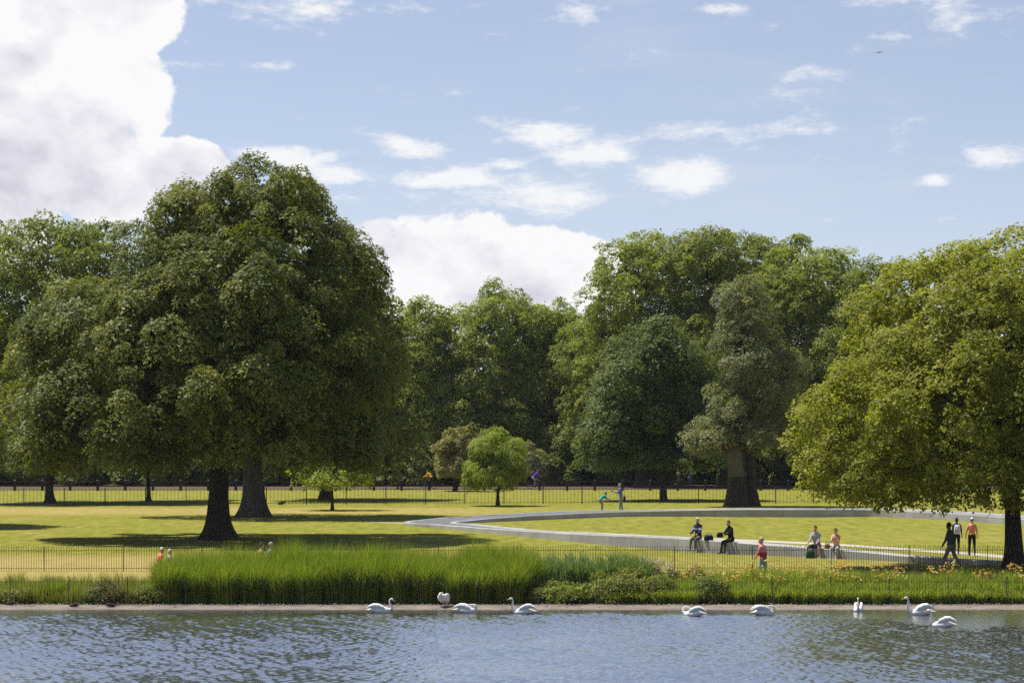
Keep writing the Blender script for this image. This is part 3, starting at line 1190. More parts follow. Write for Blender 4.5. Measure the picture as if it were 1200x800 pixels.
    tree('pale_tree', 'thin pale yellow tree half hidden by the bright green young tree', (612, 574),
         [(618, 528, 10, 14), (608, 545, 12, 12), (622, 552, 9, 9)], MAT['pale'], 2200, .28, .5, .08, 1.2, seed=58, limbs=4, depth=.7, y=243.5)
    # wood between the two big masses
    D = dict(leaf=.27, clump=.66, per=58, trunk_r=.4, fork=3.5, depth=3.5, limbs=6)
    tree('wood_tree', 'light green wood tree beside the dark chestnut edge', (496, 566),
         [(500, 388, 32, 32), (478, 405, 28, 36), (515, 420, 38, 45), (480, 460, 48, 55), (525, 500, 45, 48), (480, 520, 45, 40)], MAT['plane'], 30000, seed=61, **D)
    tree('wood_tree', 'tallest sunlit tree of the wood between the two big tree masses', (588, 566),
         [(585, 378, 45, 38), (555, 400, 42, 42), (612, 395, 38, 42), (575, 440, 62, 52), (630, 440, 40, 45), (560, 500, 55, 48), (620, 505, 55, 45)], MAT['plane'], 44000, seed=63, **D)
    tree('wood_tree', 'yellowish green tree in the wood, next to the tall dark group', (652, 566),
         [(650, 390, 34, 34), (672, 408, 32, 34), (645, 440, 48, 52), (682, 455, 36, 48), (655, 505, 50, 45)], MAT['plane'], 30000, seed=65, **D)
    tree('wood_tree', 'drooping green wood tree tucked against the blue-green chestnut', (702, 568),
         [(690, 420, 34, 40), (712, 400, 30, 40), (700, 470, 42, 50), (690, 525, 40, 34)], MAT['oak'], 22000, seed=67, **D)
    # tall group right of centre
    E = dict(leaf=.27, clump=.66, per=58, trunk_r=.5, fork=4.5, depth=4, limbs=7)
    tree('plane_tree', 'tall leafy plane tree with lumpy light green crown above the blue-green chestnut', (752, 570),
         [(748, 315, 44, 38), (722, 345, 36, 40), (785, 322, 48, 45), (735, 400, 48, 55), (790, 400, 55, 60), (720, 450, 40, 50), (770, 480, 60, 60)], MAT['plane'], 46000, seed=71, **E)
    tree('plane_tree', 'broad topped plane tree standing behind the ivy-clad old tree', (850, 570),
         [(822, 305, 46, 34), (872, 308, 46, 36), (842, 350, 60, 55), (895, 370, 45, 55), (830, 430, 60, 65), (890, 460, 60, 60), (850, 520, 70, 40)], MAT['oak'], 50000, seed=73, **E)
    tree('plane_tree', 'upright leafy tree between the ivy-clad old tree and the yellow-green tree', (950, 572),
         [(935, 318, 42, 34), (975, 335, 38, 36), (915, 345, 38, 42), (955, 385, 52, 60), (985, 420, 42, 60), (940, 460, 60, 60), (960, 525, 60, 38)], MAT['plane'], 44000, seed=75, **E)
    tree('plane_tree', 'narrow dark tree showing sky gaps above the yellow-green tree', (1022, 574),
         [(1022, 335, 26, 24), (1005, 360, 26, 32), (1040, 370, 28, 40), (1015, 420, 42, 55), (1050, 470, 50, 60), (1000, 500, 45, 50)], MAT['oak'], 26000, seed=77, **E)
    tree('blue_chestnut_tree', 'dense blue-green chestnut with slim dark trunk beyond the ring fountain', (777, 586.5),
         [(768, 418, 40, 38), (735, 448, 38, 42), (800, 445, 42, 46), (715, 498, 34, 42), (770, 490, 55, 48), (825, 500, 42, 46), (708, 535, 26, 24), (760, 535, 50, 26), (820, 538, 42, 24)],
         MAT['blue'], 52000, .22, .58, .24, 2.9, seed=79, depth=3, per=62, hang=.3, flare=1.4)
    # old tree with ivy and grey-green foliage
    g = tree('ivy_clad_tree', 'old grey-green tree with narrow ivy-clad crown and pale stripped double trunk', (864, 593),
             [(868, 350, 28, 26, 0, 2.2), (886, 375, 25, 34, 0, 2.2), (862, 395, 25, 34, 0, 2.2), (878, 430, 33, 40, -.5, 2.4), (868, 480, 32, 38, -.6, 2.4), (905, 470, 30, 36, 0, 2.2),
              (930, 440, 20, 20, 0, 1.4), (840, 512, 34, 20, -.6, 2), (880, 520, 40, 24, -.8, 2.2), (918, 505, 28, 22, 0, 1.8), (822, 525, 20, 12, -.5, 1.3)],
             MAT['grey'], 30000, .17, .42, .66, 4.2, MAT['bark'], 81, flare=1.45, limbs=9, r1=.55, per=55, droop=.8, inner=.25)
    # the stripped pale upper trunk with its red torn edge, and the second stem behind
    mb = MB()
    mb.tube([(-.05, -.1, 2.1), (-.1, -.1, 2.9), (-.2, -.12, 3.7), (-.35, -.15, 4.4)], [.67, .62, .66, .76], 16, True, lambda i, t: 1 + .05 * math.cos(5 * t))
    mb.build('stripped_trunk', MAT['barkpale'], g, True)
    MB().tube([(-.35, -.15, 4.3), (-.4, -.16, 4.65)], [.79, .62], 16, True, lambda i, t: 1 + .12 * math.cos(4 * t)).build('torn_edge', MAT['barkcut'], g, True)
    MB().tube([(1.0, 1.1, -.2), (.98, 1.1, .3), (.92, 1.05, 1.2), (.88, 1, 2.6), (.8, .9, 4.8), (.7, .8, 8)], [.85, .7, .56, .5, .45, .3], 16, True, lambda i, t: 1 + .06 * math.cos(5 * t)).build('second_stem', MAT['bark'], g, True)


build_trees()


def build_backdrop():
    # one mesh each for the far copies
    vars_ = []
    for s in range(3):
        rn = random.Random(100 + s)
        lobes = []
        for k in range(11):
            z = rn.uniform(3, 13)
            rr = 3.6 * (1 - abs(z - 7) / 12)
            lobes.append((rn.uniform(-3, 3), rn.uniform(-2.5, 2.5), z, rr, rr, rr * .85))
        vars_.append((crown_mesh(lobes, 15000, .55, 1.5, 200 + s), trunk_mesh(.35, lobes, 3.2, 12, seed=s, limbs=5)))
    xs = np.linspace(-48, 58, 19)
    for k, x in enumerate(xs):
        cm, tm = vars_[k % 3]
        Y = 282 + (k * 37 % 5) * 9
        t = thing('background_tree', 'dark tree deep in the wood behind the riding track', 'tree', (x * 1.25, Y, 0), k * 1.1, 'trees deep in the wood')
        t.scale = (1.1, 1.1, RND.uniform(.95, 1.2))
        obj('trunk', tm, MAT['bark'], t)
        obj('crown', cm, MAT['shrub'], t)
    vs = []
    for s in range(4):
        rn = random.Random(300 + s)
        lobes = [(rn.uniform(-1.6, 1.6), rn.uniform(-1, 1), rn.uniform(.6, 2.0), rn.uniform(.8, 1.4), rn.uniform(.8, 1.2), rn.uniform(.6, 1.1)) for _ in range(7)]
        vs.append((crown_mesh(lobes, 5200, .3, .7, 400 + s, billow=2, per=90), trunk_mesh(.08, lobes, .5, 2, seed=s, limbs=5)))
    k = 0
    px = -30
    ms = [MAT['shrub'], MAT['oak'], MAT['shrub'], MAT['chest']]
    while px < 1240:
        cm, tm = vs[k % 4]
        Y = 246 + (k * 53 % 7) * 1.3
        t = thing('understory_shrub', 'dark leafy shrub in the shaded wood edge behind the riding track', 'shrub', (wx(px, Y), Y, 0), k * 2.1, 'shrubs along the wood edge')
        sc = RND.uniform(.95, 1.5)
        t.scale = (sc, sc, sc * RND.uniform(.9, 1.25))
        obj('stem', tm, MAT['bark'], t)
        obj('foliage', cm, MAT['shrub'], t)
        px += RND.uniform(26, 40)
        k += 1


build_backdrop()

# ------------------------------------------------------------------ planting on the bank
def blades(name, n, r_base, h0, h1, width, arch, seed, seg=4, wide=1.0, stiff=1.6, tint_c=.5, dome=0.0):
    r = np.random.default_rng(seed)
    a = r.uniform(0, 2 * math.pi, n)
    rb = r_base * np.sqrt(r.random(n))
    bx, by = rb * np.cos(a), rb * np.sin(a)
    out = a + r.normal(0, .7, n)
    H = r.uniform(h0, h1, n)
    H = H * (1 - dome * (rb / r_base) ** 2 * .6)
    spread = arch * H * np.abs(r.normal(.6, .4, n))
    w = width * r.uniform(.7, 1.3, n)
    tw = r.uniform(0, math.pi, n)
    rows = []
    for k in range(seg + 1):
        u = k / seg
        off = spread * u ** (1 + stiff)
        z = H * (u - .34 * np.minimum(1.0, spread / H) * u ** 3)
        c = np.stack([bx + np.cos(out) * off, by + np.sin(out) * off, z], 1)
        ww = w * (1 - u) ** .55 * (.65 + .35 * math.sin(math.pi * min(1, u * 1.4))) + .0006
        s = np.stack([np.cos(tw), np.sin(tw), np.zeros(n)], 1) * ww[:, None] * .5
        rows.append((c - s, c + s))
    V = np.stack([p for pr in rows for p in pr], 1)
    m = 2 * (seg + 1)
    V = V.reshape(-1, 3)
    i0 = np.arange(n) * m
    Q = np.concatenate([np.stack([i0 + 2 * k, i0 + 2 * k + 1, i0 + 2 * k + 3, i0 + 2 * k + 2], 1) for k in range(seg)])
    t = np.clip(r.normal(tint_c, .33, n), 0, 1)
    tips = np.stack([bx + np.cos(out) * spread, by + np.sin(out) * spread, H * (1 - .34 * np.minimum(1.0, spread / H))], 1)
    return mesh_np(name, V, Q, tint=np.tile(t, seg)), tips


def star_blooms(name, pts, size, seed, petals=6):
    r = np.random.default_rng(seed)
    P_ = np.repeat(np.asarray(pts), petals, axis=0)
    n = len(P_)
    ax = unit(np.repeat(unit(r.normal(0, .6, (len(pts), 3)) + np.array([0, -.3, .8])), petals, axis=0))
    e1 = unit(np.cross(ax, np.array([.3, .2, .9])))
    e2 = np.cross(ax, e1)
    t = np.tile(np.arange(petals) * 2 * math.pi / petals, len(pts)) + r.normal(0, .1, n)
    d = e1 * np.cos(t)[:, None] + e2 * np.sin(t)[:, None]
    d2 = unit(d + ax * .5)
    ln = size * r.uniform(.8, 1.2, n)
    return leaf_cards(name, P_ + d2 * (ln * .5)[:, None], unit(ax - d * .5), d2, ln, ln * .55, r.uniform(.1, .9, n), 0)


def build_planting():
    # tall ornamental grass
    var = [blades('blades', 2500, .50, 1.05, 1.8, .019, .38, 500 + s, 5, dome=.35)[0] for s in range(4)]
    k = 0
    for row, (y, dz, sc) in enumerate(((87.1, 0, 1.08), (87.95, 0, 1.2), (88.85, 0, 1.22))):
        x = -12.05 + (.5 if row == 1 else 0)
        while x < .75:
            t = thing('tall_grass', 'clump of tall arching green ornamental grass in the dense block at the lake railing', 'ornamental grass',
                      (x + RND.uniform(-.1, .1), y + RND.uniform(-.1, .1), ground_z(y) - .03), RND.uniform(0, 6.28), 'tall grass clumps on the bank')
            f = sc * (1 + .07 * math.sin(x * .9 + row) + RND.uniform(-.12, .1))
            f *= .9 + .1 * min(1.0, (x + 12.3) / 1.6)
            t.scale = (1.06, 1.06, f)
            obj('blade_tuft', var[k % 4], MAT['reed'], t)
            k += 1
            x += RND.uniform(.92, 1.08)
    # day lilies
    lv = []
    for s in range(4):
        me, tips = blades('leaf_fountain', 560, .32, .55, 1.0, .030, .55, 520 + s, 5)
        st, stips = blades('flower_stalk', 13, .2, .85, 1.12, .012, .15, 540 + s, 3, tint_c=.3)
        lv.append((me, st, star_blooms('bloom', stips, .056, 560 + s), star_blooms('bloom', stips, .05, 570 + s)))
    k = 0
    for row, y in enumerate((86.9, 87.65, 88.45, 89.3)):
        x = 3.6 + .35 * (row % 2)
        while x < 19.6:
            px = 600 + x / y * FPX
            dens = .35 + .3 * (px < 810) + .75 * (810 < px < 910) + .75 * (950 < px < 1010) + .5 * (1085 < px < 1125) + .5 * (px > 1180)
            me, st, fl, flb = lv[k % 4]
            bloom = row >= 1 and RND.random() < dens
            hue = 'yellow' if (k * 7 + row) % 5 < 2 else 'orange'
            t = thing('day_lily', ('day lily clump with pale %s blooms in the flower bed' if hue == 'yellow' else 'day lily clump with %s blooms in the flower bed') % hue if bloom else 'day lily clump of arching yellow-green leaves without blooms in the flower bed', 'day lily',
                      (x + RND.uniform(-.12, .12), y + RND.uniform(-.15, .15), ground_z(y) - .02), RND.uniform(0, 6.28), hue + ' blooming day lilies' if bloom else 'day lilies without blooms')
            f = RND.uniform(.85, 1.1) * (.82 if px < 800 else 1) * (1 - .06 * (px > 1030)) * (.72, .92, 1.08, 1.12)[row]
            t.scale = (1.1, 1.1, f)
            obj('leaf_tuft', me, MAT['lily'], t)
            if bloom:
                obj('flower_stalk', st, MAT['lily'], t)
                obj('bloom', fl if hue == 'orange' else flb, MAT[hue], t)['kind'] = 'stuff'
            k += 1
            x += RND.uniform(.62, .8)
    # sword-leaved clumps beside the tall grass
    iv = [blades('sword_leaves', 200, .32, 1.0, 1.72, .065, .42, 580 + s, 5, stiff=2.2)[0] for s in range(3)]
    k = 0
    for y in (88.3, 88.9, 89.5):
        x = 1.15
        while x < 4.75:
            t = thing('sword_leaved_plant', 'blue-green sword-leaved clump between the tall grass and the flower bed', 'plant',
                      (x + RND.uniform(-.1, .1), y + RND.uniform(-.1, .1), ground_z(y) - .02), RND.uniform(0, 6.28), 'sword-leaved clumps')
            t.scale = (1, 1, RND.uniform(.85, 1.1))
            obj('leaf_tuft', iv[k % 3], MAT['iris'], t)
            k += 1
            x += RND.uniform(.5, .66)

    def bush(name, label, cat, x, y, w, h, mat, n, leaf, seed, group=None, clump=.22):
        rn = random.Random(seed)
        lobes = [(rn.uniform(-.5, .5) * w, rn.uniform(-.3, .3) * w, h * rn.uniform(.3, .72), w * rn.uniform(.28, .42), w * rn.uniform(.25, .4), h * rn.uniform(.22, .34)) for _ in range(8)]
        t = thing(name, label, cat, (x, y, ground_z(y) - .02), 0, group)
        obj('foliage', crown_mesh(lobes, n, leaf, clump, seed, per=45, billow=0), mat, t)
        mb = MB()
        for l in lobes:
            mb.tube([(l[0] * .2, l[1] * .2, -.05), (l[0] * .7, l[1] * .7, l[2] * .6), l[:3]], [.014, .01, .005], 5)
        mb.build('stem', MAT['bark2'], t)
        return t
    # low shrubs in front of the sword leaves
    for k in range(8):
        x = 1.3 + k * .55
        bush('low_shrub', 'low yellow-green shrub at the foot of the sword-leaved clumps', 'shrub', x, 87.15 + (k % 2) * .35, 1.0, (.5, .55, .5, .6, .95, 1.0, 1.0, .9)[k], MAT['weed' if k > 2 else 'lily'], 1900, .085, 600 + k, 'low shrubs at the railing')
    b = bush('mauve_flower_clump', 'bushy plant covered in pale mauve flowers beside the sword-leaved clumps', 'flowers', 5.15, 89.0, 1.5, 1.35, MAT['weed'], 2600, .08, 640)
    fl = np.random.default_rng(7).normal(0, 1, (130, 3)) * np.array([.38, .25, .17]) + np.array([0, -.1, 1.02])
    obj('bloom', star_blooms('bloom', fl, .065, 641, 5), MAT['mauve'], b)['kind'] = 'stuff'
    b = bush('mauve_flower_clump', 'smaller mauve flowering plant among the first day lilies', 'flowers', 6.6, 89.0, .9, 1.0, MAT['weed'], 1200, .08, 642)
    fl = np.random.default_rng(8).normal(0, 1, (40, 3)) * np.array([.25, .18, .12]) + np.array([0, -.1, .85])
    obj('bloom', star_blooms('bloom', fl, .055, 643, 5), MAT['mauve'], b)['kind'] = 'stuff'
    b = bush('rose_bush', 'dark green bush with a few salmon blooms at the railing below the day lilies', 'bush', 7.35, 87.3, 1.1, .8, MAT['shrub'], 2200, .08, 644)
    fl = np.random.default_rng(9).normal(0, 1, (9, 3)) * np.array([.35, .1, .12]) + np.array([0, -.38, .62])
    obj('bloom', star_blooms('bloom', fl, .06, 645, 7), MAT['orange'], b)['kind'] = 'stuff'
    # rough growth at the left
    gv = [blades('blades', 300, .3, .25, .62, .016, .5, 660 + s, 4)[0] for s in range(3)]
    k = 0
    for y in (87.0, 87.8, 88.7, 89.7):
        x = -19.5
        while x < -12.4:
            t = thing('rough_grass', 'tuft of rough yellowish bank grass behind the lake railing', 'grass tuft', (x + RND.uniform(-.15, .15), y + RND.uniform(-.2, .2), ground_z(y) - .02), RND.uniform(0, 6.28), 'rough grass tufts on the bank')
            t.scale = (1.15, 1.15, RND.uniform(.9, 1.65))
            obj('blade_tuft', gv[k % 3], MAT['weed'], t)
            k += 1
            x += RND.uniform(.42, .6)
    sg = blades('blades', 420, .42, .6, .98, .028, .3, 680, 4)[0]
    t = thing('sedge', 'upright bright green sedge clump among the rough bank grass', 'sedge', (wx(66, 87.3), 87.3, ground_z(87.3) - .02))
    obj('blade_tuft', sg, MAT['reed'], t)
    for k, (px, w, h, m, lab) in enumerate([(10, 1.0, .55, 'weed', 'low green weedy bush at the end of the rough bank grass'), (148, 1.2, .62, 'brush', 'brownish dry bush among the rough bank grass'),
                                            (120, .8, .45, 'shrub', 'low dark bush next to the brownish dry bush'), (188, 1.0, .6, 'weed', 'light green leafy bush against the tall grass block')]):
        bush('bank_bush', lab, 'bush', wx(px, 87.0), 87.0, w, h, MAT[m], 1700, .07, 700 + k)


build_planting()

# ------------------------------------------------------------------ bodies
def remesh(mb, name, voxel, smooth=3):
    me = mb.mesh('tmp')
    o = bpy.data.objects.new('tmp', me)
    COL.objects.link(o)
    m = o.modifiers.new('r', 'REMESH')
    m.mode = 'VOXEL'
    m.voxel_size = voxel
    m.use_smooth_shade = True
    s = o.modifiers.new('s', 'SMOOTH')
    s.factor = .5
    s.iterations = smooth
    dg = bpy.context.evaluated_depsgraph_get()
    out = bpy.data.meshes.new_from_object(o.evaluated_get(dg))
    out.name = name
    bpy.data.objects.remove(o)
    bpy.data.meshes.remove(me)
    return out


SKIN = {'fair': (.50, .29, .20), 'dark': (.075, .04, .026)}


def person(label, loc, yaw=0.0, height=1.72, lean=0.0, arms=((10, 10, 12), (10, 10, 12)), legs=((0, 0), (0, 0)), head_turn=0.0, head_tilt=0.0,
           top=(.1, .1, .2), bottom=(.1, .1, .1), shoes=(.03, .03, .03), skin='fair', hair=(.1, .06, .03), long_sleeve=True, shorts=False,
           long_hair=False, cap=None, stripe=None, sit=None, group=None, cat='person', spread=.05, female=False):
    """arms: (forward, outward, elbow bend) left, right; legs: (hip forward, knee bend); faces local +Y"""
    s = height / 1.75
    V = Vector

    def fwd(a):
        return V((0, math.sin(R(a)), -math.cos(R(a))))
    pel = V((0, 0, .93))
    ud = V((0, math.sin(R(lean)), math.cos(R(lean))))
    fd = V((0, math.cos(R(lean)), -math.sin(R(lean))))
    waist = pel + ud * .16
    chest = pel + ud * .38
    sh = pel + ud * .53
    nk = pel + ud * .60 + fd * .01
    hd = nk + V((0, math.sin(R(lean * .4 + head_tilt)), math.cos(R(lean * .4 + head_tilt)))) * .135 + fd * .015
    mb = MB()
    segs = []

    def seg(p0, p1, r0, r1, m):
        segs.append((np.array(p0), np.array(p1), r0, r1, m))

    def ring(c, a, b, f):
        return [c + V((math.cos(t), 0, 0)) * a + f * (math.sin(t) * b) for t in [2 * math.pi * k / 16 for k in range(16)]]
    k = .92 if female else 1.0
    mb.loft([ring(pel - ud * .10, .10, .08, fd), ring(pel - ud * .05, .165, .115, fd), ring(pel + ud * .03, .168, .118, fd), ring(waist, .142 * k, .102, fd), ring(chest - ud * .04, .165 * k, .120, fd),
             ring(chest + ud * .07, .178 * k, .118, fd), ring(sh, .15 * k, .085, fd), ring(nk - ud * .03, .066, .062, fd)])
    TOP, BOT, SK, SHO = 1, 2, 0, 3
    seg(pel - ud * .02, pel - ud * .05, .16, .16, BOT)
    seg(waist - ud * .04, sh - ud * .04, .155, .16, TOP)
    mb.capsule(nk - ud * .04, hd - V((0, 0, .04)), .056, .052)
    seg(nk + ud * .015, hd, .05, .05, SK)
    hr = Matrix.Rotation(R(head_turn), 3, 'Z')
    mb.ellipsoid(hd + V((0, 0, .015)), (.076, .095, .115), 14, 10, hr)
    mb.ellipsoid(hd + hr @ V((0, .03, -.055)), (.055, .062, .055), 12, 8)
    mb.capsule(hd + hr @ V((0, .088, .01)), hd + hr @ V((0, .108, -.025)), .012, .017)
    for sd in (-1, 1):
        mb.ellipsoid(hd + hr @ V((sd * .079, -.005, -.005)), (.012, .02, .032), 8, 6)
    seg(hd, hd + V((0, 0, .02)), .1, .1, SK)
    hands = []
    for sd, (af, ao, ae) in zip((-1, 1), arms):
        s0 = sh - ud * .045 + V((sd * .165 * k, 0, 0))
        ud_a = fwd(af) + V((sd * math.tan(R(ao)), 0, 0))
        el = s0 + ud_a.normalized() * .29
        fa_ = fwd(af + ae) + V((sd * math.tan(R(ao)) * .35 * (1 if ae < 40 else -1.6), 0, 0))
        fa_.normalize()
        wr = el + fa_ * .25
        mb.capsule(s0, el, .056, .044)
        mb.capsule(el, wr, .043, .030)
        seg(s0, el, .056, .046, TOP)
        seg(el, wr, .043, .032, TOP if long_sleeve else SK)
        side = V((sd, 0, 0)) - fa_ * fa_.x * sd
        side.normalize()
        nrm = fa_.cross(side).normalized()
        palm = wr + fa_ * .075
        mb.loft([[wr + side * .026 * math.cos(t) + nrm * .02 * math.sin(t) for t in [6.283 * q / 8 for q in range(8)]],
                 [palm + side * .042 * math.cos(t) + nrm * .016 * math.sin(t) for t in [6.283 * q / 8 for q in range(8)]]])
        for q, (o_, l_) in enumerate(((-.032, .06), (-.011, .075), (.011, .07), (.032, .055))):
            b0 = palm + side * o_ - fa_ * .01
            b1 = b0 + fa_ * l_ * .55 + nrm * .006
            b2 = b1 + fa_ * l_ * .42 + nrm * .022
            mb.capsule(b0, b1, .0105, .0095, 6)
            mb.capsule(b1, b2, .0095, .008, 6)
        tb = wr + fa_ * .025 - side * .03 + nrm * .006
        mb.capsule(tb, tb + fa_ * .045 - side * .028 + nrm * .012, .012, .009, 6)
        seg(wr + fa_ * .03, palm + fa_ * .07, .03, .03, SK)
        hands.append(palm + fa_ * .04)
    for sd, (lf, kb) in zip((-1, 1), legs):
        h0 = pel + V((sd * .092, 0, -.03))
        th = fwd(lf) + V((sd * spread, 0, 0))
        kn = h0 + th.normalized() * .43
        sn = fwd(lf - kb) + V((sd * spread * .3, 0, 0))
        an = kn + sn.normalized() * .42
        mb.capsule(h0, kn, .088, .058, 12)
        mb.capsule(kn, an, .056, .037, 12)
        if shorts:
            seg(h0, h0.lerp(kn, .85), .09, .066, BOT)
            seg(kn + (kn - h0) * .1, an, .056, .037, SK)
        else:
            seg(h0, kn, .09, .06, BOT)
            seg(kn, an, .06, .045, BOT)
        fo = V((0, 1, -.12)) if lf - kb > -25 else V((0, .75, -.7))
        fo.normalize()
        heel = an + V((0, -.035, -.055))
        toe = an + fo * .17 + V((0, 0, -.05))
        mb.capsule(heel, toe, .04, .034)
        mb.capsule(an, an + V((0, 0, -.04)), .04, .045)
        seg(heel, toe, .045, .04, SHO)
        seg(an + V((0, 0, -.03)), an + V((0, 0, -.05)), .045, .045, SHO)
    me = remesh(mb, 'body', .022, 3)
    nv = len(me.vertices)
    co = np.empty(nv * 3, dtype=np.float32)
    me.vertices.foreach_get('co', co)
    co = co.reshape(-1, 3)
    best = np.full(nv, 9.0)
    vm = np.zeros(nv, dtype=int)
    for (p0, p1, r0, r1, m) in segs:
        d = p1 - p0
        t = np.clip(((co - p0) @ d) / max(d @ d, 1e-9), 0, 1)
        q = np.linalg.norm(co - (p0 + t[:, None] * d), axis=1) - (r0 + (r1 - r0) * t)
        w = q < best
        best[w] = q[w]
        vm[w] = m
    nr = np.empty(nv * 3, dtype=np.float32)
    me.vertices.foreach_get('normal', nr)
    nr = nr.reshape(-1, 3)
    clothv = (vm == TOP) | (vm == BOT)
    wr_ = .004 * np.sin(co[:, 2] * 70 + 3 * np.sin(co[:, 0] * 30)) + .003 * np.sin(co[:, 1] * 60 + co[:, 2] * 40)
    co = co + nr * (clothv * (.011 + wr_))[:, None]
    if stripe is not None:
        rel = (co - np.array(pel)) @ np.array(ud)
        vm[(vm == TOP) & (rel > stripe[1]) & (rel < stripe[2])] = 4
    co *= s
    zmin = co[:, 2].min()
    off = -zmin if sit is None else (sit - (pel.z - .115) * s)
    co[:, 2] += off
    me.vertices.foreach_set('co', co.ravel())
    np_ = len(me.polygons)
    vi = np.empty(len(me.loops), dtype=np.int32)
    me.loops.foreach_get('vertex_index', vi)
    ls = np.empty(np_, dtype=np.int32)
    me.polygons.foreach_get('loop_start', ls)
    me.materials.clear()
    for c in (SKIN[skin], top, bottom, shoes) + ((stripe[0],) if stripe else ()):
        me.materials.append(cloth(c))
    me.polygons.foreach_set('material_index', vm[vi[ls]].astype(np.int32))
    me.update()
    t = thing('person', label, cat, loc, yaw, group)
    obj('body', me, None, t)
    H = V((hd.x, hd.y, hd.z)) * s + V((0, 0, off))
    # hair
    hb = MB()
    rings = []
    M_ = 9 if long_hair else 7
    lo = -38 if long_hair else -8
    for i in range(M_ + 1):
        a = lerp(lo, 88, i / M_)
        rg = []
        for j in range(16):
            q = 2 * math.pi * j / 16
            front = max(0.0, math.sin(q))
            aa = a if a > 30 else lerp(a, 34, min(1, front * 1.6))
            rr = 1.0 + .05 * math.sin(5 * q + i) + (.10 if long_hair and a < 10 else 0)
            p = V((.083 * math.cos(R(aa)) * math.cos(q), .103 * math.cos(R(aa)) * math.sin(q) - .006, .124 * math.sin(R(aa)) + .016)) * rr
            rg.append(H + (hr @ p) * s)
        rings.append(rg)
    if cap is not None:
        hb.loft(rings[2:]).build('cap', cloth(cap), t, True)
        cb = MB()
        cb.loft([[H + hr @ V((.07 * math.cos(q) * s, (.07 + .09 * math.sin(q)) * s, (.062 + z) * s)) for q in [math.pi * w / 8 for w in range(9)]] for z in (0, .008)]).build('cap_peak', cloth(cap), t)
    hb2 = MB()
    hb2.loft(rings if cap is None else [[H + (p - H) * .97 for p in rg] for rg in rings]).build('hair', cloth(hair), t, True)
    for sd in (-1, 1):
        MB().ellipsoid(H + hr @ V((sd * .03, .087, .018)) * s, (.011 * s, .008 * s, .007 * s), 8, 6).build('eye', cloth((.02, .015, .012)), t)
    MB().ellipsoid(H + hr @ V((0, .087, -.058)) * s, (.022 * s, .009 * s, .006 * s), 8, 6).build('mouth', cloth((.30, .11, .09)), t)
    t['hands'] = [list((h * s + V((0, 0, off)))) for h in hands]
    return t


def hand_world(t, k):
    return Matrix.Translation(t.location) @ Matrix.Rotation(t.rotation_euler.z, 4, 'Z') @ Vector(t['hands'][k])


def bag(name, label, loc, size, col, yaw=0.0, strap=True):
    t = thing(name, label, 'bag', loc, yaw)
    w, d, h = size
    rings = []
    for (z, f) in ((0, .86), (.12, 1.0), (.55, .98), (.85, .86), (1.0, .55)):
        rings.append([(w / 2 * f * math.copysign(abs(math.cos(q)) ** .6, math.cos(q)), d / 2 * f * math.copysign(abs(math.sin(q)) ** .6, math.sin(q)), h * z) for q in [2 * math.pi * k / 16 for k in range(16)]])
    MB().loft(rings).build('sack', cloth(col), t, True)
    MB().box(-w * .3, w * .3, -d * .58, -d * .4, h * .15, h * .5).build('pocket', cloth(tuple(c * .8 for c in col)), t)
    if strap:
        MB().tube([(w * .38 * math.cos(q), 0, h * .85 + h * .42 * math.sin(q)) for q in [math.pi * k / 8 for k in range(9)]], .012, 6).build('strap', cloth((.02, .02, .02)), t)
    return t


